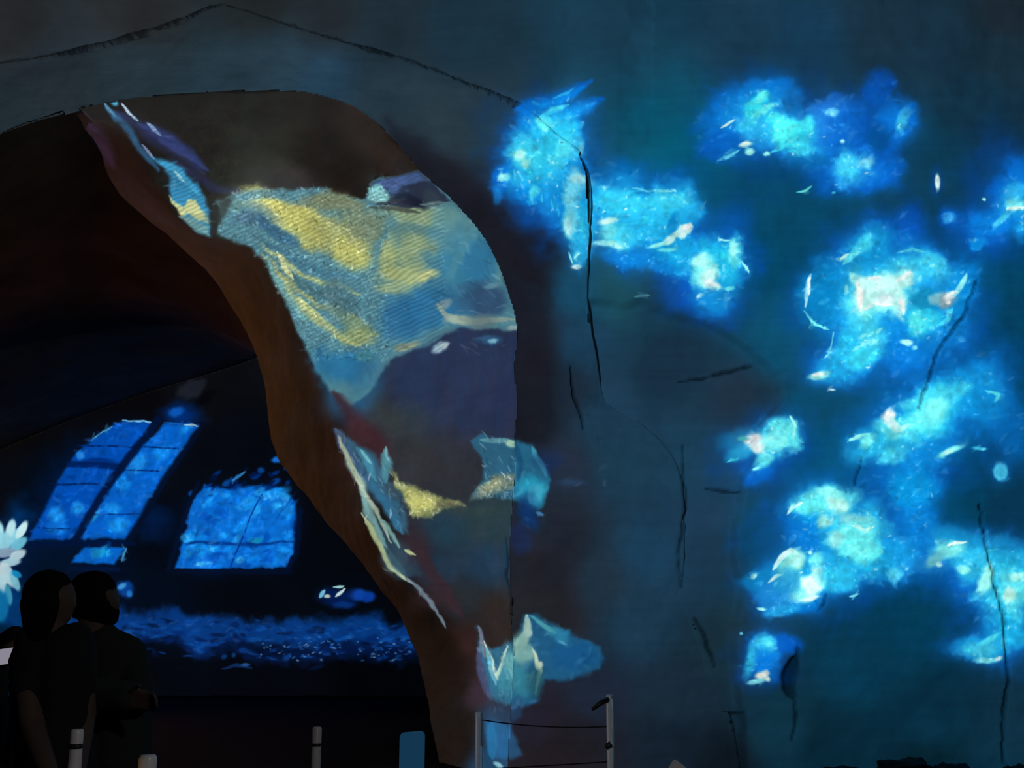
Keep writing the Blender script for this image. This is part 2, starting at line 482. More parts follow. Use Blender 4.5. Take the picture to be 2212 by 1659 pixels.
def cord(za, zb, sag):
    a = Vector((t4[0] + 0.024 - bar.location.x, 0, za)); b_ = Vector((t5[0] - 0.0245 - bar.location.x, 0, zb))
    pts = []
    for k in range(25):
        t = k / 24
        p = a.lerp(b_, t); p.z -= sag * 4 * t * (1 - t); pts.append(p)
    return tube('cord', pts, 0.004, M_black, bar)
cord(t4[2] - 0.05, h5 - 0.20, 0.02)['label'] = 'thin black upper cord'
cord(t4[2] - 0.355, h5 - 0.42, 0.0)['label'] = 'thin black lower cord'

# totem sign
sx0 = at(891, 1580, 6.0); w_, h_, th = 0.128, sx0[2], 0.03
tot = empty('totem_sign', (sx0[0], 6.0, 0)); tag(tot, 'narrow softly glowing blue upright sign with rounded top, left of the brown pier', 'sign')
bm = bmesh.new(); out = [(-w_ / 2, 0.02), (w_ / 2, 0.02)]
rr = 0.022
for k in range(7):
    a = math.pi / 2 * k / 6; out.append((w_ / 2 - rr + rr * math.cos(a), h_ - rr + rr * math.sin(a)))
for k in range(7):
    a = math.pi / 2 + math.pi / 2 * k / 6; out.append((-w_ / 2 + rr + rr * math.cos(a), h_ - 0.006 - rr + rr * math.sin(a)))
vf = [bm.verts.new((x, -th / 2, z)) for x, z in out]; vb = [bm.verts.new((x, th / 2, z)) for x, z in out]
bm.faces.new(vf); bm.faces.new(vb[::-1])
for k in range(len(out)): bm.faces.new((vf[k], vf[(k + 1) % len(out)], vb[(k + 1) % len(out)], vb[k]))
link_bm('panel', bm, M_sign, tot, smooth=False)
bm = bmesh.new(); bmesh.ops.create_cube(bm, size=1)
for v in bm.verts: v.co = Vector((v.co.x * 0.24, v.co.y * 0.2, 0.01 + v.co.z * 0.02))
link_bm('base', bm, M_black, tot, smooth=False)

# slanted information board at the bottom edge
c0 = at(1459, 1640, 4.6)
brd = empty('information_board', (c0[0] + 0.22, 4.6, 0)); tag(brd, 'pale slanted information board just showing its top corner at the bottom edge', 'board')
bm = bmesh.new(); bmesh.ops.create_cube(bm, size=1)
for v in bm.verts: v.co = Vector((v.co.x * 0.52, v.co.y * 0.016, v.co.z * 0.34))
bmesh.ops.bevel(bm, geom=bm.edges[:], offset=0.006, segments=2, affect='EDGES')
from mathutils import Matrix
R = Matrix.Rotation(math.radians(38), 4, 'Y') @ Matrix.Rotation(math.radians(-28), 4, 'X')
zmax = max((R @ v.co).z for v in bm.verts); vtop = max(bm.verts, key=lambda v: (R @ v.co).z); q = R @ vtop.co
for v in bm.verts: v.co = R @ v.co + Vector((c0[0] - brd.location.x - q.x, -q.y, c0[2] - q.z))
link_bm('panel', bm, M_panel, brd, smooth=False)
pc = Vector((c0[0] - brd.location.x - q.x, -q.y + 0.02, c0[2] - q.z))
tube('leg', [(pc.x, pc.y, 0.0), (pc.x, pc.y, pc.z - 0.01)], 0.025, M_post, brd)

# rubble at the foot of the right wall
for (px, py, s, lab) in ((1948, 1640, (0.27, 0.2, 0.20), 'low dark rubble mound at the foot of the clouded wall'),
                         (1822, 1655, (0.18, 0.2, 0.14), 'flatter dark stone left of the rubble mound by the clouded wall'),
                         (2055, 1650, (0.17, 0.18, 0.15), 'dark stone just right of the rubble mound'),
                         (2188, 1652, (0.12, 0.12, 0.13), 'small dark stone near the right edge at the wall foot')):
    p = at(px, py, 11.5)
    o = link_bm('rock', lumpy('r', (0, 0, 0), (s[0], s[1], max(p[2], 0.05)), M_rubble, px * 0.37, 4, 0.3, flat=-0.01), M_rubble)
    o.location = (p[0], 11.45, 0.0); tag(o, lab, 'rock', 'stones at the foot of the right wall')

# ------------------------------------------------------------------ people
_ico = None
def spheres_mesh(chains, step=0.35):
    global _ico
    if _ico is None:
        bm = bmesh.new(); bmesh.ops.create_icosphere(bm, subdivisions=2, radius=1)
        _ico = (np.array([v.co[:] for v in bm.verts]), np.array([[v.index for v in f.verts] for f in bm.faces])); bm.free()
    V, F = [], []
    n = 0
    for ch in chains:
        pts = [ch[0]]
        for (p, r), (p2, r2) in zip(ch, ch[1:]):
            p, p2 = np.asarray(p, float), np.asarray(p2, float)
            k = max(1, int(np.linalg.norm(p2 - p) / (min(r, r2) * step)))
            for i in range(1, k + 1): pts.append((p + (p2 - p) * i / k, r + (r2 - r) * i / k))
        for p, r in pts:
            V.append(_ico[0] * r + np.asarray(p, float)); F.append(_ico[1] + n); n += len(_ico[0])
    return np.concatenate(V), np.concatenate(F)


def skin(name, chains, mat, parent, origin, voxel=0.009, smooth=3):
    V, F = spheres_mesh(chains)
    V = V - np.asarray(origin)
    me = bpy.data.meshes.new('tmp'); me.from_pydata(V.tolist(), [], F.tolist())
    o = bpy.data.objects.new('tmp', me); C.objects.link(o)
    m = o.modifiers.new('r', 'REMESH'); m.mode = 'VOXEL'; m.voxel_size = voxel
    s = o.modifiers.new('s', 'SMOOTH'); s.factor = 0.5; s.iterations = smooth
    dg = bpy.context.evaluated_depsgraph_get()
    me2 = bpy.data.meshes.new_from_object(o.evaluated_get(dg)); me2.name = name
    bpy.data.objects.remove(o); bpy.data.meshes.remove(me)
    for p in me2.polygons: p.use_smooth = True
    me2.materials.clear(); me2.materials.append(mat)
    r = bpy.data.objects.new(name, me2); C.objects.link(r); r.parent = parent
    return r


def hand(w, d, side, curl=0.5, L=0.09):
    """palm and five fingers from the wrist w along d; side points from little finger to thumb"""
    w = np.asarray(w, float); d = np.asarray(d, float) / np.linalg.norm(d); s = np.asarray(side, float); s = s - d * (s @ d); s /= np.linalg.norm(s)
    n = np.cross(d, s)
    ch = []
    for k, off_ in enumerate((-0.03, -0.01, 0.01, 0.03)):
        ch.append([(w + s * off_ * 0.5, 0.016), (w + d * L + s * off_, 0.0125)])
        ln = (0.055, 0.075, 0.08, 0.07)[k]
        a = w + d * L + s * off_
        b_ = a + d * ln * 0.45 + n * ln * 0.25 * curl
        c_ = b_ + d * ln * 0.22 + n * ln * 0.4 * curl
        e_ = c_ + n * ln * 0.3 * curl + d * ln * 0.1
        ch.append([(a, 0.0095), (b_, 0.009), (c_, 0.0082), (e_, 0.0072)])
    a = w + d * 0.03 + s * 0.022
    ch.append([(a, 0.014), (a + s * 0.03 + d * 0.025 + n * 0.01, 0.0105), (a + s * 0.042 + d * 0.055 + n * 0.02, 0.009)])
    return ch


def legs(o, x, y, spread, hip, r=0.09):
    ch = []
    for s_ in (-1, 1):
        ch.append([((x + s_ * spread, y, hip), r), ((x + s_ * spread * 1.05, y - 0.01, 0.48), 0.058), ((x + s_ * spread * 1.1, y + 0.02, 0.30), 0.054), ((x + s_ * spread * 1.1, y + 0.01, 0.085), 0.04)])
    return ch


def feet(x, y, spread, fx, fy):
    ch = []
    for s_ in (-1, 1):
        bx = x + s_ * spread * 1.1
        ch.append([((bx - fx * 0.06, y - fy * 0.06, 0.045), 0.04), ((bx + fx * 0.09, y + fy * 0.09, 0.035), 0.034), ((bx + fx * 0.15, y + fy * 0.15, 0.028), 0.027)])
    return ch


# woman in black, head turned to the right
Y = 4.0
def Jn(px, py, dy=0.0): return at(px, py, Y + dy)
org = (Jn(110, 1500)[0], Y, 0)
wo = empty('person', org); tag(wo, 'person with shoulder length dark hair and black short sleeved top, bare arm hanging', 'person', 'people watching at lower left')
arm_l = [(Jn(68, 1384), 0.045), (Jn(58, 1470, -0.05), 0.044), (Jn(68, 1565, -0.1), 0.043), (Jn(98, 1650, -0.2), 0.036), (Jn(118, 1720, -0.28), 0.028)]
arm_r = [(Jn(165, 1382), 0.05), (Jn(182, 1540, 0.02), 0.043), (Jn(160, 1700, -0.12), 0.03)]
head = [[(Jn(106, 1286), 0.08), (Jn(118, 1292), 0.074)], [(Jn(124, 1296), 0.066), (Jn(128, 1316), 0.05), (Jn(138, 1330), 0.028)],
        [(Jn(141, 1272), 0.03), (Jn(145, 1284), 0.022)], [(Jn(146, 1288), 0.013), (Jn(157, 1307), 0.016)], [(Jn(148, 1318), 0.014), (Jn(147, 1326), 0.013)],
        [(Jn(112, 1325), 0.05), (Jn(112, 1380), 0.052)]]
tor = [[(Jn(70, 1386), 0.045), (Jn(108, 1396), 0.05), (Jn(160, 1384), 0.05)], [(Jn(86, 1428), 0.088), (Jn(88, 1540), 0.088), (Jn(84, 1660), 0.1)],
       [(Jn(140, 1425), 0.092), (Jn(132, 1540), 0.088), (Jn(136, 1660), 0.1)]]
skin('body', head + tor + [arm_l, arm_r] + hand(arm_l[-1][0], (0.5, -0.3, -1), (0.4, -1, 0)) + hand(arm_r[-1][0], (-0.3, -0.5, -1), (-1, 0, 0.2))
     + legs(wo, org[0], Y, 0.085, 0.86), M_skin, wo, org)
gro = lambda ch, d: [[(p, r + d) for p, r in c] for c in ch]
skin('top', gro(tor, 0.016) + gro([arm_l[:2] + [(Jn(58, 1478, -0.055), 0.046)], [arm_r[0], (Jn(174, 1478, 0.01), 0.047)]], 0.012), M_shirt, wo, org)
skin('trousers', gro(legs(wo, org[0], Y, 0.085, 0.9), 0.018) + [[((org[0] - 0.08, Y, 0.93), 0.115), ((org[0] + 0.08, Y, 0.93), 0.115)]], M_trouser, wo, org)
skin('shoes', feet(org[0], Y, 0.085, 0.2, -0.9), M_black, wo, org, 0.009, 3)
skin('hair', [[(Jn(103, 1283, 0.0), 0.089), (Jn(92, 1305, 0.02), 0.078), (Jn(88, 1335, 0.03), 0.066), (Jn(78, 1358, 0.03), 0.045)],
              [(Jn(116, 1272), 0.066), (Jn(136, 1268), 0.032)], [(Jn(96, 1300, -0.05), 0.06), (Jn(88, 1350, -0.05), 0.045), (Jn(84, 1375, -0.05), 0.03)],
              [(Jn(82, 1300), 0.052), (Jn(76, 1345), 0.042)]], M_hair, wo, org, 0.009, 4)

# bearded man behind, arms folded, facing right
Y = 4.42
org = (Jn(225, 1500)[0], Y, 0)
mo = empty('person', org); tag(mo, 'person with short dark hair in profile, arms folded, in dark top', 'person', 'people watching at lower left')
arm_a = [(Jn(278, 1426), 0.064), (Jn(297, 1480, -0.08), 0.053), (Jn(300, 1508, -0.13), 0.05), (Jn(255, 1500, -0.24), 0.045), (Jn(205, 1486, -0.27), 0.034)]
arm_b = [(Jn(172, 1424), 0.066), (Jn(165, 1490, -0.1), 0.052), (Jn(175, 1520, -0.19), 0.048), (Jn(230, 1512, -0.26), 0.043), (Jn(270, 1512, -0.31), 0.032)]
head = [[(Jn(198, 1290), 0.088), (Jn(208, 1292), 0.084)], [(Jn(216, 1296), 0.075), (Jn(222, 1318), 0.062), (Jn(233, 1330), 0.035)],
        [(Jn(234, 1272), 0.03), (Jn(239, 1284), 0.024)], [(Jn(239, 1288), 0.015), (Jn(250, 1307), 0.018)], [(Jn(240, 1317), 0.017), (Jn(240, 1324), 0.017)],
        [(Jn(204, 1325), 0.062), (Jn(206, 1385), 0.064)]]
tor = [[(Jn(180, 1415), 0.07), (Jn(222, 1396), 0.07), (Jn(272, 1418), 0.068)], [(Jn(190, 1460), 0.12), (Jn(202, 1560), 0.112), (Jn(205, 1640), 0.115)],
       [(Jn(256, 1460), 0.112), (Jn(256, 1560), 0.11), (Jn(254, 1640), 0.113)]]
skin('body', head + tor + [arm_a, arm_b] + hand(arm_a[-1][0], (-1, -0.2, 0.15), (0, -0.4, 1), 0.4) + hand(arm_b[-1][0], (1, -0.3, 0.0), (0, -0.4, 1), 0.4)
     + legs(mo, org[0], Y, 0.1, 0.86, 0.1), M_skin, mo, org)
skin('top', gro(tor, 0.016) + gro([arm_a, arm_b], 0.01) + [[(Jn(190, 1372), 0.06), (Jn(224, 1372), 0.055)]], M_shirt2, mo, org)
skin('trousers', gro(legs(mo, org[0], Y, 0.1, 0.9, 0.1), 0.018) + [[((org[0] - 0.09, Y, 0.93), 0.125), ((org[0] + 0.09, Y, 0.93), 0.125)]], M_trouser, mo, org)
skin('shoes', feet(org[0], Y, 0.1, 0.3, -0.9), M_black, mo, org, 0.009, 3)
skin('hair', [[(Jn(196, 1284), 0.094), (Jn(204, 1280), 0.088)], [(Jn(182, 1302, 0.02), 0.072)], [(Jn(212, 1262), 0.05), (Jn(217, 1264), 0.044)]], M_hair, mo, org, 0.009, 4)
skin('beard', [[(Jn(210, 1322), 0.069), (Jn(221, 1323), 0.066), (Jn(234, 1332), 0.042)], [(Jn(202, 1300, -0.02), 0.078), (Jn(212, 1318, -0.01), 0.07)], [(Jn(238, 1316), 0.02), (Jn(239, 1326), 0.022)]], M_hair, mo, org, 0.009, 3)

# third visitor, mostly beyond the left edge, raising a lit phone
Y = 4.9
org = (Jn(-70, 1500)[0], Y, 0)
to = empty('person', org); tag(to, 'person cut off by the left edge, dark sleeve and hand over a lit phone', 'person', 'people watching at lower left')
arm_a = [(Jn(-22, 1425), 0.06), (Jn(14, 1396, -0.1), 0.052), (Jn(32, 1380, -0.16), 0.046), (Jn(34, 1390, -0.25), 0.034), (Jn(28, 1396, -0.28), 0.026)]
arm_b = [(Jn(-130, 1420), 0.06), (Jn(-140, 1540, -0.1), 0.046), (Jn(-100, 1640, -0.2), 0.03)]
head = [[(Jn(-70, 1285), 0.092), (Jn(-66, 1292), 0.085)], [(Jn(-66, 1300), 0.07), (Jn(-64, 1322, -0.03), 0.05)], [(Jn(-66, 1296, -0.085), 0.014), (Jn(-66, 1308, -0.095), 0.012)],
        [(Jn(-68, 1325), 0.055), (Jn(-68, 1390), 0.055)]]
tor = [[(Jn(-118, 1415), 0.06), (Jn(-68, 1400), 0.06), (Jn(-26, 1422), 0.06)], [(Jn(-98, 1460), 0.1), (Jn(-90, 1560), 0.1), (Jn(-92, 1640), 0.11)], [(Jn(-40, 1460), 0.1), (Jn(-46, 1560), 0.1), (Jn(-44, 1640), 0.11)]]
hd = hand(arm_a[-1][0], (-0.75, -0.35, -0.55), (-0.3, -1, 0.1), 0.6, 0.07)
skin('body', head + tor + [arm_a, arm_b] + hd + hand(arm_b[-1][0], (0, -0.3, -1), (1, 0, 0)) + legs(to, org[0], Y, 0.09, 0.86), M_skin, to, org)
skin('top', gro(tor, 0.016) + gro([arm_a[:4], arm_b[:3]], 0.01), M_shirt, to, org)
skin('trousers', gro(legs(to, org[0], Y, 0.09, 0.9), 0.018) + [[((org[0] - 0.08, Y, 0.93), 0.115), ((org[0] + 0.08, Y, 0.93), 0.115)]], M_trouser, to, org)
skin('shoes', feet(org[0], Y, 0.09, 0.2, -0.9), M_black, to, org, 0.009, 3)
skin('hair', [[(Jn(-70, 1275, 0.02), 0.1), (Jn(-72, 1300, 0.05), 0.085)]], M_hair, to, org, 0.009, 4)
pc = at(-2, 1421, Y - 0.385)
ph = empty('phone', pc); tag(ph, 'glowing phone held at the left edge of the picture', 'phone')
def slab(name, sx, sy, sz, dz, mat, par, bev):
    bm = bmesh.new(); bmesh.ops.create_cube(bm, size=1)
    for v in bm.verts: v.co = Vector((v.co.x * sx, v.co.y * sy, v.co.z * sz + dz))
    bmesh.ops.bevel(bm, geom=bm.edges[:], offset=bev, segments=2, affect='EDGES')
    return link_bm(name, bm, mat, par, smooth=False)
slab('body', 0.15, 0.074, 0.008, 0, M_black, ph, 0.003)
M_screen = plain_mat('phone_screen', (0.02, 0.02, 0.02), 0.2, emit=(0.40, 0.37, 0.46), es=0.62)
scr = slab('screen', 0.143, 0.068, 0.0012, 0.0046, M_screen, ph, 0.0004)
scr['label'] = 'lit white screen'
ph.rotation_euler = (math.radians(62), math.radians(-8), math.radians(14))
# ------------------------------------------------------------------ the projectors' pictures (drawn stroke by stroke)
S_ = 0.75
PW, PH = int(2212 * S_), int(1659 * S_)


def vnoise(step, seed):
    r = np.random.default_rng(seed)
    gh, gw = int(PH / step) + 3, int(PW / step) + 3
    g = r.standard_normal((gh, gw))
    y = np.arange(PH) / step; x = np.arange(PW) / step
    yi = y.astype(int); xi = x.astype(int); fy = y - yi; fx = x - xi
    fy = (fy * fy * (3 - 2 * fy))[:, None]; fx = (fx * fx * (3 - 2 * fx))[None, :]
    return ((g[yi][:, xi] * (1 - fx) + g[yi][:, xi + 1] * fx) * (1 - fy) + (g[yi + 1][:, xi] * (1 - fx) + g[yi + 1][:, xi + 1] * fx) * fy)


WX = vnoise(46, 1) * 0.55 + vnoise(19, 2) * 0.3 + vnoise(8, 3) * 0.17 + vnoise(3.5, 21) * 0.07
WY = vnoise(46, 4) * 0.55 + vnoise(19, 5) * 0.3 + vnoise(8, 6) * 0.17 + vnoise(3.5, 22) * 0.07
GXP = (np.arange(PW) + 0.5) / S_; GYP = (np.arange(PH) + 0.5) / S_


NZ = vnoise(10, 61) * 0.6 + vnoise(5.5, 62) * 0.55 + vnoise(3, 63) * 0.45 + 1.3 * (0.5 - np.abs(vnoise(14, 64)))
NB = vnoise(30, 65)


class Layer:
    grow = 1.0; dim = 1.0
    def __init__(s, samples, sig=150.0):
        st = 6
        xs_ = GXP[::st]; ys_ = GYP[::st]
        num = np.zeros((len(ys_), len(xs_), 3)); den = np.zeros((len(ys_), len(xs_), 1)) + 1e-9
        for x, y, c in samples:
            wgt = (1.0 / (((xs_[None] - x) ** 2 + (ys_[:, None] - y) ** 2) / sig ** 2 + 0.05) ** 2)[..., None]
            num += wgt * np.array(c) / 255.0; den += wgt
        a = num / den * s.dim
        xi = np.minimum(np.arange(PW) / st, len(xs_) - 1.001); yi = np.minimum(np.arange(PH) / st, len(ys_) - 1.001)
        x0 = xi.astype(int); y0 = yi.astype(int); fx = (xi - x0)[None, :, None]; fy = (yi - y0)[:, None, None]
        x0 = np.minimum(x0, len(xs_) - 2); y0 = np.minimum(y0, len(ys_) - 2)
        s.a = ((a[y0][:, x0] * (1 - fx) + a[y0][:, x0 + 1] * fx) * (1 - fy) + (a[y0 + 1][:, x0] * (1 - fx) + a[y0 + 1][:, x0 + 1] * fx) * fy)

    def win(s, x0, y0, x1, y1):
        i0 = max(0, int(y0 * S_)); i1 = min(PH, int(y1 * S_) + 2); j0 = max(0, int(x0 * S_)); j1 = min(PW, int(x1 * S_) + 2)
        if i1 <= i0 or j1 <= j0: return None
        return slice(i0, i1), slice(j0, j1)

    def mix(s, sl, m, col):
        m = m[..., None]; p = s.a[sl]
        s.a[sl] = p * (1 - m) + np.array(col) / 255.0 * m

    def blob(s, x, y, rx, ry=None, ang=0, col=(255, 255, 255), al=1.0, soft=0.6, warp=1.0):
        ry = rx if ry is None else ry
        rx *= s.grow; ry *= s.grow
        R_ = max(rx, ry) * 1.25 + warp * 40
        sl = s.win(x - R_, y - R_, x + R_, y + R_)
        if sl is None: return
        k = warp * (0.62 * min(rx, ry) ** 0.8 + 1.0)
        X = GXP[sl[1]][None] - x + WX[sl] * k; Y_ = GYP[sl[0]][:, None] - y + WY[sl] * k
        t = math.radians(ang); ca, sa = math.cos(t), math.sin(t)
        u = (X * ca + Y_ * sa) / rx; v = (-X * sa + Y_ * ca) / ry
        d = np.sqrt(u * u + v * v)
        s.mix(sl, al * (1 - sstep(1 - soft, 1.0 + 0.15 * soft, d)), col)

    def line(s, pts, w0, col, al=1.0, soft=0.5, warp=0.3, taper=True):
        xs_ = [p[0] for p in pts]; ys_ = [p[1] for p in pts]; R_ = w0 + warp * 20 + 4
        sl = s.win(min(xs_) - R_, min(ys_) - R_, max(xs_) + R_, max(ys_) + R_)
        if sl is None: return
        k = warp * 12
        X = GXP[sl[1]][None] + WX[sl] * k; Y_ = GYP[sl[0]][:, None] + WY[sl] * k
        X, Y_ = np.broadcast_arrays(X, Y_)
        d, t = seg_dist(X, Y_, pts)
        ww = w0 * 0.5 * (np.clip(np.sin(np.pi * np.clip(t, 0.02, 0.98)), 0, 1) ** 0.5 if taper else 1.0) + 0.3
        s.mix(sl, al * (1 - sstep(1 - soft, 1.1, d / ww)), col)

    def poly(s, pts, col, al=1.0, soft=6.0, warp=0.5):
        xs_ = [p[0] for p in pts]; ys_ = [p[1] for p in pts]; R_ = soft + warp * 30
        sl = s.win(min(xs_) - R_, min(ys_) - R_, max(xs_) + R_, max(ys_) + R_)
        if sl is None: return
        k = warp * 14
        X = GXP[sl[1]][None] + WX[sl] * k; Y_ = GYP[sl[0]][:, None] + WY[sl] * k
        X, Y_ = np.broadcast_arrays(X, Y_)
        s.mix(sl, al * sstep(-soft, soft, poly_sd(X, Y_, pts)), col)

    def dabs(s, box, n, ln, wd, ang, spread, thr=0.25, lift=0.25, white=0.08, al=0.6, seed=1, top=9.0):
        r = np.random.default_rng(seed)
        for _ in range(n):
            x = r.uniform(box[0], box[2]); y = r.uniform(box[1], box[3])
            i = min(PH - 1, max(0, int(y * S_))); j = min(PW - 1, max(0, int(x * S_)))
            c = s.a[i, j]
            if c.max() < thr or c.max() > top: continue
            g = 1 + lift * r.standard_normal()
            c2 = np.clip(c * g, 0, 1)
            if g > 1: c2 = c2 + (1 - c2) * min(0.9, abs(r.standard_normal()) * white * 2)
            a = math.radians(ang + spread * r.standard_normal()); L = r.uniform(*ln)
            ca, sa = math.cos(a) * L / 2, math.sin(a) * L / 2
            s.line([(x - ca, y - sa), (x + r.normal() * 1.5, y + r.normal() * 1.5), (x + ca, y + sa)], r.uniform(*wd), c2 * 255, al * r.uniform(0.5, 1), 0.7, 0.25)

    def bloom(s, sig, thr, amt, tint, al=1.0):
        st = 4
        g = np.clip(s.a[::st, ::st] - thr, 0, 1)
        n = max(1, int(sig * S_ / st))
        def box(q, ax):
            q = np.moveaxis(q, ax, 0); pad = np.concatenate([np.repeat(q[:1], n + 1, 0), q, np.repeat(q[-1:], n, 0)], 0)
            c = np.cumsum(pad, 0); o = (c[2 * n + 1:] - c[:-2 * n - 1]) / (2 * n + 1)
            return np.moveaxis(o, 0, ax)
        for _ in range(3): g = box(box(g, 0), 1)
        g = g.max(-1)
        xi = np.minimum(np.arange(PW) / st, g.shape[1] - 1.001); yi = np.minimum(np.arange(PH) / st, g.shape[0] - 1.001)
        x0 = xi.astype(int); y0 = yi.astype(int); fx = (xi - x0)[None]; fy = (yi - y0)[:, None]
        G = ((g[y0][:, x0] * (1 - fx) + g[y0][:, x0 + 1] * fx) * (1 - fy) + (g[y0 + 1][:, x0] * (1 - fx) + g[y0 + 1][:, x0 + 1] * fx) * fy)
        s.a = 1 - (1 - s.a) * (1 - np.clip(G * amt, 0, 1)[..., None] * np.array(tint))

    def crust(s, lo, hi, amt, white, box=None):
        m = sstep(lo, hi, s.a.max(-1)) * sstep(lo * 0.35, hi * 0.75, s.a[..., 1])
        if box: m = m * ((GXP > box[0]) & (GXP < box[2]))[None] * ((GYP > box[1]) & (GYP < box[3]))[:, None]
        n = NZ
        s.a = np.clip(s.a * (1 + amt * (m * np.clip(n, -2.2, 2.2)))[..., None], 0, 1)
        k = (m * sstep(1.25, 2.0, n + 0.25 * NB) * white)[..., None]
        s.a = s.a * (1 - k) + np.clip(s.a * 0.5 + 0.5, 0, 1) * k

    def lin(s):
        a = np.clip(s.a, 0, 1)
        return np.where(a <= 0.04045, a / 12.92, ((a + 0.055) / 1.055) ** 2.4).astype(np.float32)


# ---- picture on the front rock: dim ambient light on the rock painted in, plus drifting clouds
A = Layer([(0, 50, (36, 38, 40)), (300, 30, (38, 40, 42)), (560, 10, (30, 34, 36)), (700, 40, (31, 38, 43)), (850, 60, (28, 42, 52)), (1000, 60, (24, 46, 60)), (1300, 60, (22, 54, 74)), (1600, 60, (22, 54, 76)),
           (1900, 60, (22, 46, 62)), (2180, 30, (24, 36, 46)), (2050, 110, (20, 46, 64)), (1410, 250, (10, 76, 100)), (1470, 330, (2, 84, 108)), (1350, 180, (20, 60, 82)), (1750, 110, (19, 56, 82)), (2110, 210, (15, 48, 68)),
           (2010, 350, (8, 56, 80)), (1680, 470, (3, 70, 102)), (1660, 560, (0, 68, 100)), (1700, 700, (6, 76, 108)), (1420, 660, (20, 56, 78)), (1340, 630, (26, 76, 90)), (1450, 780, (20, 44, 62)),
           (1600, 850, (30, 48, 66)), (1660, 870, (24, 46, 62)), (1500, 1000, (24, 60, 84)), (1350, 1000, (26, 60, 82)), (1400, 1200, (26, 64, 92)), (1550, 1200, (24, 54, 76)), (1520, 1130, (28, 58, 84)), (1570, 1400, (22, 46, 58)),
           (1640, 1170, (10, 70, 94)), (1720, 880, (6, 74, 106)), (1780, 980, (2, 74, 110)), (2060, 1060, (0, 62, 92)), (1950, 1330, (0, 58, 86)), (1850, 1430, (4, 56, 82)), (2000, 1560, (4, 44, 64)),
           (1800, 1620, (4, 38, 54)), (2000, 1650, (2, 30, 42)), (1680, 1580, (12, 50, 68)), (1450, 1610, (16, 30, 44)), (1560, 1640, (12, 22, 32)), (1460, 1510, (24, 42, 58)), (2190, 1600, (8, 46, 66)), (1200, 1140, (30, 36, 48)), (1180, 1230, (36, 30, 38)),
           (1180, 1320, (36, 31, 36)), (1380, 1350, (24, 54, 76)), (1300, 1250, (30, 48, 64)), (1210, 1000, (34, 44, 62)), (1210, 850, (30, 42, 58)), (1185, 700, (26, 44, 64)), (1140, 560, (24, 24, 36)), (1160, 800, (26, 26, 36)), (1150, 900, (18, 15, 20)),
           (1240, 640, (20, 74, 104)), (1245, 740, (26, 64, 92)), (1300, 900, (28, 60, 84)), (1060, 400, (30, 40, 54)), (1040, 440, (24, 24, 34)), (960, 300, (40, 56, 66)), (1040, 300, (38, 58, 70)),
           (950, 380, (24, 24, 30)), (600, 130, (40, 62, 76)), (300, 150, (38, 54, 64)), (110, 190, (36, 46, 54)), (700, 170, (36, 64, 86)), (820, 215, (36, 54, 66)), (30, 240, (32, 44, 52)), (480, 180, (34, 54, 66)),
           (2120, 660, (0, 70, 106)), (1690, 760, (8, 74, 106)), (1240, 1600, (22, 20, 28)), (1150, 1560, (36, 26, 42)), (1200, 1650, (26, 20, 26)), (1280, 1510, (24, 34, 52)), (2150, 120, (22, 44, 58)),
           (2190, 700, (0, 62, 94)), (2190, 1080, (2, 52, 80)), (1990, 950, (0, 90, 150))])
A.grow = 1.14
DB, MB_, LB = (0, 66, 165), (20, 140, 225), (55, 195, 245)
B = A.blob
# cloud astride the pier corner
B(1400, 250, 120, 110, 0, (0, 86, 118), .45, 1); B(1465, 320, 90, 70, 0, (0, 90, 120), .4, 1)
B(1175, 340, 135, 165, -15, (0, 62, 150), .75, .8); B(1190, 470, 80, 45, 0, (0, 78, 175), .8, .8)
for p, w_, c in (([(1108, 236), (1190, 220), (1275, 172)], 52, (0, 84, 180)), ([(1112, 232), (1195, 222), (1262, 182)], 26, (0, 110, 215)), ([(1160, 275), (1220, 250), (1300, 215)], 62, (0, 86, 185)), ([(1165, 270), (1220, 250), (1285, 225)], 40, (10, 125, 222)),
                 ([(1195, 210), (1240, 184)], 8, (40, 160, 235)), ([(1162, 262), (1195, 238), (1225, 226)], 18, (70, 205, 240))):
    A.line(p, w_, c, .9, .8, .4)
B(1140, 255, 42, 45, 0, (0, 92, 195), .95); B(1175, 345, 92, 98, 0, (8, 118, 215), .95, .5); B(1180, 335, 72, 80, 0, (22, 150, 232)); B(1190, 320, 55, 65, 0, (40, 180, 242), .9)
B(1130, 340, 40, 45, 0, (60, 195, 245), .8); B(1122, 338, 15, 15, 0, (170, 240, 250)); B(1132, 358, 7, 12, 0, (170, 240, 250)); B(1210, 345, 24, 45, 10, (80, 210, 245), .8); B(1243, 325, 16, 34, 10, (50, 160, 215), .9)
B(1255, 322, 7, 16, 0, (120, 200, 220), .6); B(1085, 395, 28, 45, 25, (0, 95, 205)); B(1090, 388, 16, 10, 0, (180, 245, 250)); B(1074, 425, 13, 20, 0, (15, 120, 220)); B(1150, 400, 62, 32, 10, (35, 165, 238), .8)
B(1165, 430, 70, 28, 10, (0, 110, 215), .8); B(1155, 422, 10, 16, 0, (70, 200, 240)); B(1175, 265, 16, 18, -30, (90, 220, 250), .9); B(1200, 410, 50, 55, 0, (20, 140, 228), .8)
B(1190, 445, 30, 45, 0, (10, 120, 215), .8)
for x, y, l in ((1110, 370, 22), (1150, 420, 26), (1192, 432, 26), (1170, 425, 18), (1205, 445, 24)): A.line([(x, y), (x + 3, y + l)], 6, (70, 195, 240), .6)
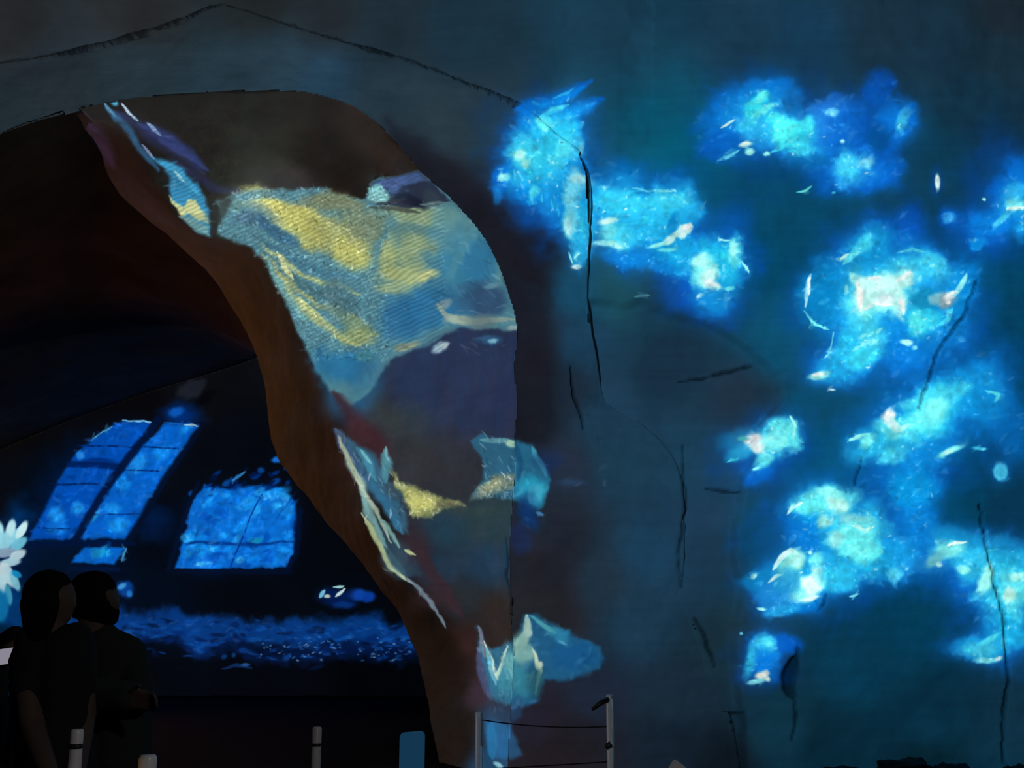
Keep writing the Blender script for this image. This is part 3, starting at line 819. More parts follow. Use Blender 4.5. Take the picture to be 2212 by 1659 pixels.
# pier corner column of light
B(1245, 480, 42, 120, 0, (0, 110, 205), .9, .8); B(1248, 480, 30, 105, 0, (40, 175, 232)); B(1255, 400, 34, 30, 0, (120, 205, 232), .9); B(1252, 390, 20, 14, 0, (185, 230, 240)); B(1240, 432, 22, 30, 25, (140, 222, 240))
B(1232, 480, 16, 34, 5, (130, 220, 245)); B(1228, 492, 9, 24, 0, (190, 240, 250)); B(1248, 545, 26, 34, 0, (30, 150, 215)); A.line([(1238, 560), (1250, 545)], 6, (160, 230, 240)); B(1243, 578, 13, 6, 0, (220, 245, 250)); A.line([(1225, 545), (1235, 570)], 5, (120, 220, 245))
# cloud right of the corner
B(1430, 490, 200, 125, 15, (0, 74, 180), .85, .8); B(1520, 620, 115, 75, 20, (0, 66, 175), .85, .8); B(1335, 375, 65, 38, 0, (0, 92, 165), .85, .9); B(1590, 560, 60, 60, 0, (0, 70, 170), .7, .9)
B(1350, 460, 105, 72, 10, (18, 140, 222)); B(1440, 450, 90, 50, 5, (20, 148, 228)); B(1490, 440, 40, 40, 0, (25, 150, 226)); B(1480, 545, 120, 45, 15, (15, 140, 225)); B(1560, 580, 58, 66, 0, (22, 160, 226)); B(1540, 635, 55, 45, 0, (10, 120, 205))
B(1340, 440, 65, 34, 5, (45, 185, 242), .9); B(1400, 450, 70, 25, 0, (50, 190, 245), .8); B(1450, 430, 60, 18, 8, (60, 195, 245), .7); B(1390, 480, 75, 34, 5, (30, 160, 235), .8); B(1330, 510, 50, 30, 0, (70, 200, 240), .8); B(1310, 500, 26, 20, 0, (110, 215, 240), .8)
B(1312, 478, 28, 9, -8, (190, 238, 245)); B(1310, 525, 42, 8, -2, (150, 225, 240), .8); B(1330, 530, 22, 7, 5, (185, 238, 240), .8); A.line([(1365, 405), (1420, 413), (1460, 412)], 6, (110, 210, 240)); A.line([(1455, 420), (1490, 440)], 6, (90, 205, 240), .7)
B(1390, 565, 110, 20, 10, (5, 118, 222), .8); B(1455, 480, 12, 26, 25, (0, 100, 165), .9)
A.poly([(1425, 525), (1440, 508), (1462, 498), (1472, 484), (1492, 480), (1500, 490), (1494, 506), (1478, 514), (1460, 512), (1440, 526)], (205, 244, 246), .95, 3, .5); B(1485, 490, 12, 8, -20, (245, 250, 248)); B(1420, 528, 26, 5, -15, (140, 225, 240)); B(1440, 538, 24, 5, -8, (100, 215, 240))
B(1525, 585, 34, 40, 20, (110, 222, 245)); B(1512, 562, 26, 16, 0, (170, 240, 248)); B(1535, 600, 24, 28, 40, (190, 244, 250)); B(1545, 618, 22, 14, 20, (225, 250, 248)); B(1590, 552, 22, 34, -15, (80, 205, 235)); B(1585, 540, 10, 24, -20, (150, 235, 242)); B(1513, 637, 11, 5, -15, (215, 240, 248))
A.line([(1605, 565), (1618, 590)], 6, (150, 235, 245)); B(1578, 622, 14, 6, -10, (100, 215, 240)); A.line([(1555, 518), (1575, 520)], 5, (150, 230, 245)); B(1545, 650, 40, 26, 0, (10, 115, 195), .8); A.line([(1370, 640), (1402, 638)], 5, (90, 160, 185), .7)
# upper right cloud
B(1640, 275, 150, 120, -25, (0, 56, 135), .7, 1); B(1770, 290, 210, 120, 10, (0, 56, 140), .7, 1); B(1660, 165, 50, 30, 0, (0, 66, 130), .5, 1)
B(1600, 265, 105, 80, -35, (0, 92, 195), .95); B(1640, 240, 95, 62, -25, (12, 118, 212)); B(1720, 290, 95, 75, 20, (18, 120, 210)); B(1800, 260, 62, 55, 0, (30, 105, 212)); B(1850, 300, 95, 90, 0, (0, 74, 178), .85); B(1895, 200, 42, 45, 0, (0, 68, 165), .9); B(1940, 265, 42, 55, 0, (0, 92, 195))
B(1840, 380, 110, 55, 0, (0, 80, 180), .95); B(1905, 385, 60, 40, 0, (0, 84, 190), .8); B(1830, 365, 48, 48, 0, (30, 135, 228)); B(1550, 325, 55, 34, -10, (0, 78, 180), .9); B(1890, 300, 30, 30, 0, (0, 62, 125), .9); B(1745, 345, 50, 20, 0, (0, 76, 130), .6)
B(1660, 190, 60, 22, -15, (0, 100, 200), .8); B(1640, 280, 50, 50, -30, (35, 150, 225), .8); B(1635, 232, 44, 28, -35, (45, 205, 250)); B(1645, 212, 22, 11, -40, (90, 230, 255)); B(1655, 240, 40, 10, -32, (95, 225, 250)); B(1620, 270, 36, 16, -25, (40, 165, 215), .8)
B(1708, 285, 48, 46, 0, (35, 190, 248)); B(1705, 262, 28, 30, 15, (70, 230, 255)); B(1690, 290, 24, 22, -35, (75, 235, 255)); B(1728, 312, 30, 26, 0, (50, 190, 248)); B(1740, 265, 18, 22, 0, (60, 210, 250)); A.line([(1665, 330), (1700, 310), (1720, 292)], 14, (60, 205, 250), .9)
B(1826, 360, 32, 34, 0, (55, 185, 248)); B(1868, 350, 20, 12, -35, (105, 190, 240)); B(1820, 395, 18, 22, 20, (30, 140, 228)); B(1795, 245, 18, 12, 0, (90, 180, 240)); B(1945, 262, 14, 34, 12, (50, 165, 230)); B(1952, 240, 14, 10, 0, (40, 140, 220))
A.line([(1557, 279), (1572, 270), (1586, 259)], 7, (215, 250, 235)); A.line([(1548, 349), (1575, 341), (1598, 327)], 8, (90, 195, 240)); B(1612, 316, 18, 6, -12, (225, 250, 235)); B(1620, 330, 12, 7, -10, (150, 225, 225)); B(1655, 333, 8, 5, 0, (140, 230, 240)); A.line([(1720, 414), (1738, 412), (1752, 402)], 6, (80, 200, 205)); B(1820, 306, 6, 5, 40, (170, 235, 250)); B(1800, 416, 5, 3, 0, (60, 180, 220))
B(2025, 395, 18, 40, 0, (0, 66, 160), .7, 1); B(2026, 393, 6, 18, 0, (220, 248, 235), 1, .5, .3)
# right edge, upper
B(2180, 400, 110, 150, -20, (0, 62, 150), .8, 1); B(2110, 500, 90, 60, 20, (0, 62, 160), .85, .9); B(2190, 390, 50, 75, 15, (0, 88, 190)); B(2160, 480, 85, 40, -10, (0, 98, 200)); B(2195, 445, 45, 38, 0, (20, 130, 212)); B(2195, 440, 24, 20, 0, (110, 212, 235)); A.line([(2178, 450), (2215, 450)], 9, (215, 248, 240), 1, .5, .2, False)
B(2055, 470, 28, 22, 0, (0, 78, 180), .9); B(2054, 470, 15, 13, -30, (40, 140, 225)); B(2112, 525, 20, 14, 0, (0, 122, 215)); B(2205, 500, 24, 22, 0, (10, 120, 205)); B(2200, 410, 30, 26, 0, (40, 150, 220), .8); B(2125, 428, 5, 4, 0, (150, 225, 240)); B(2160, 475, 26, 8, -35, (60, 180, 230)); B(1970, 490, 45, 75, 0, (0, 66, 165), .85, .9)
# big bright cloud
B(1925, 650, 215, 165, 0, (0, 66, 165), .85, .8); B(1890, 520, 105, 62, -15, (0, 74, 178), .85, .9); B(1830, 775, 125, 72, -20, (0, 72, 175), .85, .8); B(2050, 660, 80, 105, 0, (0, 74, 175), .8, .9)
B(1915, 620, 150, 95, 0, (10, 125, 205)); B(1880, 530, 52, 44, 0, (10, 125, 205)); B(1870, 710, 92, 85, 10, (12, 128, 212)); B(1830, 785, 95, 46, -25, (22, 142, 222)); B(2010, 690, 85, 80, -20, (8, 112, 205)); B(1780, 640, 48, 85, 0, (0, 108, 172)); B(2070, 630, 45, 80, 10, (0, 112, 195)); B(1985, 590, 90, 45, 10, (20, 135, 222)); B(1960, 740, 70, 60, 0, (0, 98, 198))
A.line([(1825, 570), (1850, 545), (1872, 510)], 20, (75, 200, 238)); A.line([(1818, 560), (1835, 548)], 8, (190, 240, 245)); B(1870, 525, 18, 24, 20, (50, 180, 235)); B(1990, 580, 65, 22, 8, (45, 170, 232)); B(2015, 570, 30, 20, 30, (50, 175, 230)); A.line([(1940, 545), (1975, 540), (2000, 548)], 7, (70, 190, 238))
B(2000, 690, 56, 36, -25, (45, 190, 242)); B(1985, 700, 30, 20, -20, (75, 215, 248)); B(1870, 768, 48, 26, -10, (50, 195, 248)); B(1880, 725, 42, 34, 0, (55, 180, 225)); B(1830, 740, 24, 50, 25, (30, 160, 228)); B(1870, 690, 40, 24, 0, (60, 185, 230), .9)
B(1905, 625, 90, 62, -5, (70, 195, 230), .8); B(1905, 655, 70, 40, 0, (110, 220, 240), .8)
A.poly([(1842, 612), (1852, 598), (1880, 592), (1930, 588), (1960, 576), (1978, 582), (1968, 606), (1950, 618), (1956, 640), (1958, 665), (1948, 690), (1928, 672), (1898, 664), (1868, 676), (1852, 668), (1846, 640)], (190, 236, 238), .97, 10, .7)
A.line([(1852, 610), (1858, 640), (1862, 672)], 16, (252, 252, 232)); A.line([(1870, 668), (1900, 655), (1930, 660)], 10, (245, 250, 232)); A.line([(1870, 600), (1910, 598)], 10, (225, 245, 240)); A.line([(1935, 605), (1968, 585)], 12, (235, 250, 240)); A.line([(1945, 640), (1952, 680)], 10, (240, 250, 238)); B(1905, 625, 30, 18, 0, (190, 236, 238), .8); B(1915, 645, 20, 14, 10, (215, 244, 242))
A.line([(1752, 592), (1748, 625), (1742, 662)], 11, (150, 205, 230)); A.line([(1753, 595), (1749, 640)], 5, (235, 240, 245)); A.line([(1740, 670), (1755, 697), (1790, 713)], 7, (110, 225, 240)); A.line([(1800, 720), (1790, 765), (1780, 775)], 5, (100, 215, 240)); B(1842, 600, 8, 12, 0, (150, 225, 235)); B(1828, 625, 5, 12, 0, (120, 210, 230))
A.line([(2088, 590), (2075, 618), (2062, 640)], 14, (140, 220, 242)); B(2000, 645, 40, 26, -10, (10, 110, 135), .85); B(2035, 640, 26, 12, -15, (150, 190, 190), .8); B(2050, 648, 19, 17, 0, (120, 140, 130)); B(2052, 640, 14, 8, -20, (215, 215, 205)); B(2051, 651, 6, 5, 0, (250, 245, 235)); B(2056, 634, 14, 6, -30, (225, 235, 230)); A.line([(2060, 665), (2052, 690), (2030, 700)], 14, (60, 195, 245))
B(1770, 810, 30, 10, -12, (140, 220, 225)); B(1768, 807, 18, 5, -10, (225, 245, 238)); B(1795, 843, 9, 3, 0, (190, 220, 245)); B(1955, 737, 15, 7, 15, (180, 232, 238)); B(1975, 750, 8, 5, 0, (130, 220, 240))
for x, y in ((1865, 745), (1880, 722), (1890, 738), (1862, 728), (1900, 715), (1850, 755)): A.line([(x - 8, y + 5), (x + 8, y - 6)], 9, (130, 222, 235), .8)
# middle right cloud
B(2010, 900, 205, 125, -25, (0, 78, 175), .85, .9); B(2130, 800, 90, 80, -20, (0, 90, 175), .75, 1); B(2180, 920, 80, 110, 0, (0, 94, 180), .8, 1); B(1990, 1020, 130, 60, 0, (0, 72, 165), .7, 1)
B(2020, 890, 150, 72, -30, (18, 138, 212)); B(1880, 955, 66, 40, -20, (20, 135, 195)); B(2085, 835, 78, 56, -35, (8, 122, 205)); B(1990, 985, 85, 40, -10, (5, 112, 200)); B(2130, 880, 60, 50, -20, (5, 120, 205), .8); B(1930, 960, 70, 45, -20, (35, 160, 212))
B(2010, 885, 100, 46, -35, (45, 185, 238)); B(2010, 890, 62, 30, -32, (90, 222, 248)); B(2025, 880, 36, 18, -25, (120, 236, 252)); B(1990, 860, 60, 16, -15, (60, 190, 235)); B(1935, 930, 52, 26, 20, (80, 200, 228)); B(1925, 990, 36, 20, -10, (70, 205, 240)); B(2070, 850, 40, 20, -35, (50, 180, 235))
B(1918, 898, 17, 17, 20, (242, 244, 240)); B(1930, 915, 26, 12, 35, (200, 240, 240)); B(1950, 925, 22, 7, -25, (170, 235, 242)); A.line([(1832, 952), (1850, 943), (1878, 935)], 7, (140, 225, 235)); B(1875, 950, 18, 18, 60, (110, 222, 235)); B(2055, 978, 38, 8, -22, (120, 225, 240)); B(2050, 980, 18, 5, -20, (190, 245, 245)); B(2115, 970, 16, 4, -5, (60, 190, 235)); A.line([(2130, 845), (2158, 852), (2150, 868)], 8, (80, 205, 238)); A.line([(1960, 1015), (1990, 998)], 6, (60, 180, 232), .8)
B(2157, 1017, 26, 26, 0, (0, 80, 165), .7, 1); B(2157, 1016, 17, 19, 0, (60, 170, 215), 1, .35)
# small cloud in the middle
B(1650, 975, 115, 85, -30, (0, 58, 150), .85, .9); B(1600, 955, 48, 34, -10, (8, 100, 150), .9); B(1600, 980, 40, 16, -25, (20, 140, 190), .8); B(1670, 950, 58, 48, -35, (40, 165, 225)); B(1630, 1025, 46, 26, -25, (0, 88, 190), .9); B(1690, 940, 32, 42, -30, (90, 215, 240)); B(1670, 955, 30, 26, -20, (120, 225, 245)); B(1648, 996, 24, 16, -30, (90, 212, 240)); B(1628, 952, 22, 21, 15, (235, 232, 230)); B(1640, 972, 17, 14, 0, (230, 244, 240)); A.line([(1705, 900), (1714, 920), (1712, 948)], 8, (150, 235, 245)); B(1605, 948, 16, 7, 0, (60, 150, 140)); A.line([(1570, 1000), (1595, 990)], 6, (60, 190, 215)); B(1632, 1012, 12, 4, -10, (130, 225, 240))
# lower cloud group
B(1780, 1185, 175, 165, 0, (0, 74, 172), .85, .9); B(1950, 1090, 95, 120, 0, (0, 80, 172), .8, 1); B(1960, 1200, 120, 75, 0, (0, 86, 182), .85, .9); B(1700, 1270, 110, 70, 0, (0, 70, 165), .8, .9)
B(1790, 1105, 92, 58, 5, (15, 138, 210)); B(1850, 1165, 68, 75, 0, (35, 165, 225)); B(1745, 1245, 115, 66, -10, (18, 138, 215)); B(1640, 1258, 48, 30, 0, (8, 110, 175)); B(1720, 1305, 66, 28, 0, (0, 104, 200)); B(1740, 1160, 58, 44, 0, (0, 98, 195), .9); B(1970, 1060, 62, 55, 0, (0, 122, 205)); B(1930, 1205, 75, 50, 0, (14, 130, 215)); B(1880, 1220, 50, 40, 0, (20, 145, 222)); B(1980, 1130, 50, 50, 0, (0, 108, 200), .8); B(1680, 1280, 40, 40, 0, (20, 110, 190))
B(1785, 1082, 78, 30, -12, (95, 212, 230)); B(1810, 1086, 30, 20, 10, (180, 242, 242)); B(1795, 1065, 36, 12, 10, (130, 228, 238)); B(1750, 1095, 40, 14, -15, (90, 220, 240)); B(1785, 1125, 22, 16, 0, (140, 215, 215)); B(1850, 1125, 46, 20, 20, (120, 190, 195)); B(1850, 1160, 48, 42, 0, (95, 215, 235)); B(1858, 1190, 42, 36, 0, (100, 228, 250)); B(1812, 1165, 22, 20, 20, (140, 220, 230)); A.line([(1842, 1135), (1870, 1150), (1888, 1140)], 10, (190, 245, 250))
B(1705, 1222, 40, 30, -30, (130, 230, 238)); A.line([(1668, 1232), (1685, 1205), (1705, 1192), (1725, 1200)], 16, (205, 250, 250)); B(1720, 1210, 26, 18, 0, (165, 240, 242)); A.line([(1660, 1258), (1672, 1248), (1690, 1240)], 9, (215, 248, 245)); B(1740, 1270, 44, 28, -25, (160, 236, 240)); B(1755, 1262, 34, 22, -30, (220, 252, 250)); B(1775, 1240, 18, 26, 20, (190, 246, 250)); B(1722, 1275, 18, 18, 0, (130, 222, 230)); B(1750, 1292, 24, 6, -6, (225, 248, 245)); B(1808, 1250, 40, 36, 0, (40, 175, 235), .8); B(1700, 1250, 30, 30, 0, (30, 130, 190), .8); B(1770, 1205, 20, 16, 0, (110, 220, 240)); A.line([(1703, 1115), (1715, 1095), (1735, 1086)], 10, (205, 248, 245)); B(1628, 1245, 8, 6, -40, (160, 225, 230)); B(1750, 1193, 6, 5, 0, (190, 240, 240)); A.line([(1830, 1292), (1852, 1283)], 5, (120, 220, 245)); B(1648, 1314, 12, 4, 0, (160, 230, 240)); B(1690, 1320, 40, 16, -10, (30, 150, 220), .8)
# right edge, lower
B(2130, 1240, 150, 105, 0, (0, 78, 172), .85, .9); B(2180, 1340, 85, 130, 0, (0, 92, 185), .85, .9); B(2130, 1395, 120, 48, 0, (0, 82, 175), .85, .9)
B(2070, 1185, 72, 40, 20, (15, 125, 185)); B(2155, 1215, 85, 60, 10, (25, 152, 218)); B(2180, 1295, 62, 66, 0, (38, 172, 228)); B(2185, 1365, 62, 55, 0, (18, 150, 222)); B(2115, 1400, 72, 32, 0, (18, 140, 218)); B(2010, 1222, 52, 24, 0, (18, 100, 165), .9); B(2100, 1215, 50, 30, 10, (40, 165, 225))
B(2050, 1190, 34, 20, -15, (110, 205, 210)); A.line([(2045, 1180), (2060, 1173), (2085, 1172)], 9, (220, 248, 240)); B(2082, 1226, 18, 9, 0, (140, 232, 235)); B(2020, 1212, 26, 14, -30, (90, 160, 165)); B(2030, 1220, 8, 6, 0, (170, 210, 205)); B(2130, 1255, 18, 36, 15, (150, 235, 238)); B(2190, 1285, 38, 42, 0, (85, 205, 238)); B(2180, 1290, 16, 20, 30, (190, 245, 242)); B(2195, 1250, 16, 10, -30, (170, 240, 238)); B(2115, 1402, 46, 16, -8, (55, 180, 235)); B(2135, 1380, 28, 8, -30, (70, 195, 232)); B(2130, 1425, 26, 9, 0, (110, 205, 230)); B(2157, 1422, 11, 5, -10, (235, 252, 245)); B(1930, 1240, 17, 18, 0, (70, 185, 235)); B(2150, 1175, 60, 20, 0, (10, 105, 165), .7); A.line([(2120, 1195), (2160, 1185)], 5, (60, 190, 232), .8)
# lowest small cloud
B(1655, 1418, 82, 68, 0, (0, 58, 150), .85, .9); B(1648, 1412, 48, 54, 10, (8, 108, 205)); B(1705, 1395, 40, 24, 25, (0, 80, 185)); B(1650, 1388, 26, 22, -20, (50, 175, 225)); B(1618, 1425, 12, 40, 8, (40, 165, 220)); B(1645, 1425, 26, 30, 0, (0, 98, 210)); B(1644, 1457, 16, 11, -20, (225, 220, 200)); B(1650, 1452, 9, 6, -20, (252, 245, 225)); B(1632, 1471, 20, 6, -8, (120, 205, 225)); B(1655, 1465, 8, 7, 0, (200, 225, 220)); B(1660, 1390, 8, 8, 0, (90, 215, 240)); B(1602, 1368, 4, 4, 0, (90, 180, 215))
A.bloom(30, 0.45, 1.0, (0.0, 0.30, 0.80)); A.bloom(12, 0.5, 0.5, (0.12, 0.6, 0.9))
A.dabs((1050, 160, 2212, 1480), 6000, (8, 28), (6, 16), -25, 40, 0.6, 0.1, 0.05, 0.5, 11)
A.dabs((1050, 160, 2212, 1480), 5000, (5, 13), (3, 7), -25, 60, 0.82, 0.13, 0.12, 0.6, 12)
A.dabs((1050, 160, 2212, 1480), 800, (3, 9), (3, 6), -25, 60, 0.86, 0.15, 0.5, 0.8, 15)
A.a[..., 1] += sstep(0.6, 0.95, A.a[..., 2]) * 0.12 * (A.a[..., 1] - 0.50) * (A.a[..., 2] - A.a[..., 0] > 0.2)
A.a[..., 0] = np.minimum(A.a[..., 0], 0.97 * np.maximum(A.a[..., 1], 0.12))
A.crust(0.62, 0.98, 0.05, 0.6, (1050, 160, 2212, 1500))
A.dabs((1050, 160, 2212, 1480), 500, (10, 30), (5, 13), -25, 45, 0.8, -0.13, 0.0, 0.35, 13)
# dim wave light running round onto the pier front, and the unlit band beside the front edge
A.poly([(835, 258), (900, 300), (1000, 385), (1070, 440), (1120, 500), (1180, 610), (1205, 720), (1205, 800), (1180, 960), (1112, 950), (1100, 800), (1080, 580), (1040, 500), (975, 440), (850, 310)], (24, 21, 29), .85, 26, .8)
A.poly([(1112, 945), (1150, 960), (1172, 985), (1186, 1040), (1180, 1085), (1130, 1092), (1105, 1085), (1100, 950)], (38, 105, 140), 1, 6, .6)
A.line([(1112, 950), (1128, 1000), (1120, 1040)], 16, (25, 80, 120), .8); A.line([(1150, 965), (1165, 990), (1178, 1030)], 16, (60, 150, 180)); B(1150, 1062, 34, 30, 0, (38, 150, 185)); B(1160, 1065, 18, 20, 0, (60, 170, 200)); B(1150, 1110, 30, 40, 0, (12, 50, 105), .9); B(1170, 1105, 10, 5, 20, (60, 120, 170)); B(1125, 1165, 26, 36, 0, (26, 40, 80), .8); B(1235, 1045, 40, 10, 0, (40, 75, 115), .6, 1); B(1185, 1000, 30, 40, 20, (20, 40, 90), .6, .9)
A.poly([(1095, 1400), (1118, 1380), (1132, 1326), (1150, 1322), (1172, 1338), (1205, 1362), (1290, 1388), (1296, 1440), (1240, 1462), (1180, 1470), (1160, 1520), (1095, 1530)], (26, 88, 128), 1, 7, .7)
B(1235, 1415, 64, 34, 5, (18, 84, 135)); B(1205, 1375, 34, 16, 30, (40, 125, 165)); A.line([(1138, 1330), (1140, 1370), (1118, 1400), (1098, 1402)], 26, (160, 195, 185)); A.line([(1145, 1330), (1175, 1352), (1200, 1370)], 12, (70, 155, 170)); B(1125, 1410, 26, 44, 0, (130, 180, 172), .9); A.line([(1148, 1400), (1160, 1440), (1168, 1450), (1158, 1500)], 12, (185, 205, 180)); B(1165, 1440, 9, 9, 0, (210, 225, 195)); B(1120, 1475, 40, 36, 0, (48, 128, 148), .9); B(1160, 1475, 22, 36, 0, (30, 84, 98), .8); A.line([(1205, 1385), (1225, 1395)], 7, (70, 150, 185)); B(1115, 1535, 16, 26, 10, (30, 70, 110), .7)
A.poly([(1090, 1556), (1108, 1562), (1120, 1600), (1128, 1632), (1092, 1648)], (34, 90, 135), .8, 6, .4)
A.dabs((1080, 940, 1310, 1540), 420, (10, 24), (6, 13), -60, 30, 0.3, 0.12, 0.05, 0.5, 14)

# ---- picture on the inner face: shallow sunlit waves
I = Layer([(500, 230, (20, 17, 16)), (620, 250, (26, 22, 20)), (800, 280, (36, 32, 30)), (700, 360, (22, 20, 18)), (660, 330, (16, 14, 13)), (640, 395, (40, 40, 44)), (560, 390, (34, 32, 36)), (880, 340, (38, 31, 27)), (430, 280, (14, 10, 11)), (760, 390, (16, 13, 12)), (520, 340, (16, 13, 13)),
           (970, 430, (30, 28, 34)), (560, 300, (18, 15, 15)), (880, 290, (22, 16, 14)), (1000, 500, (60, 110, 125)), (900, 820, (28, 48, 78)), (1000, 800, (32, 46, 78)), (1060, 870, (40, 44, 70)), (850, 900, (44, 52, 58)), (760, 850, (30, 84, 122)), (1000, 930, (38, 44, 60)), (900, 1000, (40, 45, 52)), (990, 1040, (36, 42, 50)),
           (780, 960, (52, 26, 34)), (960, 1150, (28, 58, 76)), (1050, 1130, (34, 58, 66)), (950, 1230, (26, 50, 70)), (1050, 1220, (26, 56, 80)), (900, 1190, (44, 32, 42)), (1000, 1300, (34, 40, 46)), (940, 1290, (46, 34, 40)), (1060, 1330, (36, 32, 32)), (1010, 1380, (44, 26, 26)), (1060, 1560, (30, 60, 90)), (1030, 1500, (50, 36, 50)), (1060, 1650, (30, 70, 105)),
           (330, 480, (8, 4, 4)), (460, 580, (10, 6, 4)), (560, 700, (4, 2, 1)), (600, 900, (4, 2, 1)), (700, 1060, (2, 1, 1)), (850, 1290, (2, 1, 1)), (950, 1500, (3, 2, 1)), (200, 350, (8, 4, 5)), (980, 1610, (8, 5, 4)), (960, 1400, (4, 2, 1)), (985, 1480, (4, 2, 1)), (1000, 1560, (5, 3, 3)), (920, 1340, (5, 3, 2)), (800, 1180, (3, 2, 1)), (690, 960, (4, 2, 1)), (640, 850, (4, 2, 1))], 90)
B = I.blob
I.line([(600, 310), (690, 350), (760, 400)], 60, (12, 11, 11), .7, .9, .6); B(850, 330, 70, 40, 35, (40, 35, 30), .5, 1)
I.line([(182, 245), (205, 290), (245, 360)], 58, (42, 26, 52), .8, 1, .4); I.line([(230, 350), (300, 420), (370, 490)], 60, (26, 14, 22), .7, 1, .4); I.line([(250, 240), (350, 300), (440, 375)], 60, (30, 42, 84), .85, 1, .4); I.line([(300, 265), (370, 300), (450, 370)], 34, (42, 58, 118), .8, .9, .4); I.line([(370, 345), (470, 410), (540, 420)], 26, (28, 32, 72), .8, .9, .4)
I.line([(225, 222), (260, 260), (300, 310), (340, 370)], 26, (40, 95, 135), .8, .8, .5); B(248, 222, 12, 7, 30, (60, 150, 185)); I.line([(262, 222), (288, 252)], 7, (160, 180, 200)); I.line([(285, 250), (300, 260)], 6, (150, 185, 210)); I.line([(318, 265), (350, 295)], 10, (120, 150, 185)); I.line([(225, 222), (250, 250)], 8, (70, 120, 150)); I.line([(310, 310), (335, 345)], 8, (110, 130, 165)); I.line([(345, 300), (420, 350)], 22, (50, 62, 120), .8, .9)
I.poly([(325, 335), (350, 345), (395, 365), (425, 395), (450, 428), (456, 512), (430, 498), (398, 470), (372, 428), (362, 385)], (46, 128, 170), 1, 6, .5)
I.line([(345, 350), (385, 375), (430, 420)], 22, (60, 160, 205), .8); I.line([(375, 372), (400, 395)], 9, (140, 195, 205)); I.poly([(366, 420), (385, 432), (398, 450), (405, 425), (425, 430), (446, 460), (452, 478), (430, 470), (408, 462), (390, 470)], (196, 200, 140), .95, 4, .5); I.poly([(385, 468), (420, 468), (450, 486), (453, 510), (425, 496)], (105, 150, 150), .9, 5, .3)
# the great wave panel
PANEL = [(468, 436), (520, 418), (600, 408), (690, 404), (725, 424), (790, 428), (800, 395), (845, 378), (905, 368), (945, 395), (980, 436), (1045, 505), (1085, 580), (1108, 650), (1122, 716), (1000, 702), (955, 742), (850, 775), (800, 850), (760, 880), (715, 850), (640, 720), (575, 560), (540, 535), (470, 505)]
I.poly(PANEL, (76, 128, 142), 1, 5, .5)
I.grow = 1.05
B(600, 450, 120, 44, 12, (140, 152, 118), .9, .8); B(590, 438, 80, 22, 20, (196, 196, 112)); B(660, 480, 80, 30, 25, (190, 190, 106)); B(720, 510, 90, 44, 10, (150, 156, 100), .9); B(760, 545, 60, 40, 20, (178, 180, 100), .9); B(650, 500, 70, 30, 25, (178, 180, 100), .8); B(720, 440, 80, 26, 5, (116, 126, 96), .9); B(780, 480, 50, 50, 0, (120, 134, 104), .8)
B(545, 480, 55, 20, 15, (60, 98, 122), .9); B(600, 505, 66, 18, 28, (42, 92, 125), .85); B(560, 425, 70, 14, -6, (70, 120, 145), .8)
for off_, c, w_ in ((0, (60, 112, 135), 30), (22, (180, 188, 120), 16), (42, (66, 105, 112), 18), (62, (150, 158, 108), 18)):
    I.line([(565, 520 + off_ * .4), (640, 560 + off_), (700, 590 + off_ * 1.1), (790, 610 + off_ * 1.3)], w_, c, .8, .9, .6)
I.line([(590, 560), (625, 640), (700, 700), (780, 740)], 34, (166, 176, 118), .85, .9, .6); I.line([(580, 550), (605, 620), (660, 700)], 20, (110, 165, 165), .9, .8, .5); I.line([(600, 545), (630, 600)], 12, (195, 205, 150)); I.line([(640, 640), (700, 690)], 14, (190, 200, 135), .9); I.line([(700, 650), (760, 690), (820, 720)], 46, (120, 142, 106), .8, .9, .6); B(770, 720, 50, 22, 10, (150, 162, 105), .8)
B(730, 640, 60, 40, 30, (70, 112, 124), .8)
B(890, 460, 80, 34, 5, (140, 158, 118), .85); B(880, 500, 56, 22, 0, (90, 125, 120), .8); B(890, 540, 62, 38, 0, (140, 160, 118), .9); B(870, 595, 60, 34, -8, (158, 172, 120), .95); B(925, 595, 36, 12, -10, (176, 184, 130)); B(840, 560, 24, 60, 0, (160, 172, 112), .8); B(850, 625, 40, 16, 0, (150, 168, 125), .8)
B(1000, 500, 60, 70, 40, (88, 140, 150), .8); B(1010, 570, 75, 75, 0, (48, 118, 150), .85); B(940, 660, 100, 60, 0, (36, 104, 148), .9); B(880, 690, 60, 60, 0, (34, 100, 145), .8); B(1040, 560, 50, 60, 50, (34, 100, 138), .7); B(1050, 640, 60, 50, 0, (40, 72, 106), .9); B(960, 470, 40, 40, 0, (100, 150, 150), .7); B(990, 555, 14, 70, 20, (70, 130, 145), .6)
B(1065, 615, 24, 8, -10, (84, 130, 150)); B(960, 655, 22, 12, -20, (110, 140, 150)); I.line([(945, 655), (965, 680), (1000, 694), (1060, 690), (1115, 688)], 16, (130, 152, 146), .95); B(990, 690, 34, 12, 0, (150, 170, 155)); B(1110, 708, 16, 8, 0, (140, 165, 165)); B(1040, 690, 40, 20, 0, (96, 116, 118), .7)
B(735, 790, 65, 55, 20, (36, 112, 155), .95); B(790, 800, 50, 70, 20, (30, 96, 140), .7, .9); B(790, 770, 30, 18, 0, (60, 130, 140), .7)
I.poly([(960, 742), (1000, 712), (1060, 716), (1118, 722), (1118, 860), (1100, 940), (1000, 950), (880, 920), (830, 840), (850, 785)], (30, 46, 78), .85, 26, .8); B(1060, 735, 34, 14, 0, (40, 90, 130), .8); B(1066, 736, 14, 6, -10, (110, 165, 190)); B(880, 750, 32, 10, -12, (136, 150, 128)); B(870, 748, 20, 8, -10, (110, 130, 118)); B(955, 752, 27, 10, -20, (140, 168, 184)); B(965, 748, 14, 6, -20, (165, 185, 190))
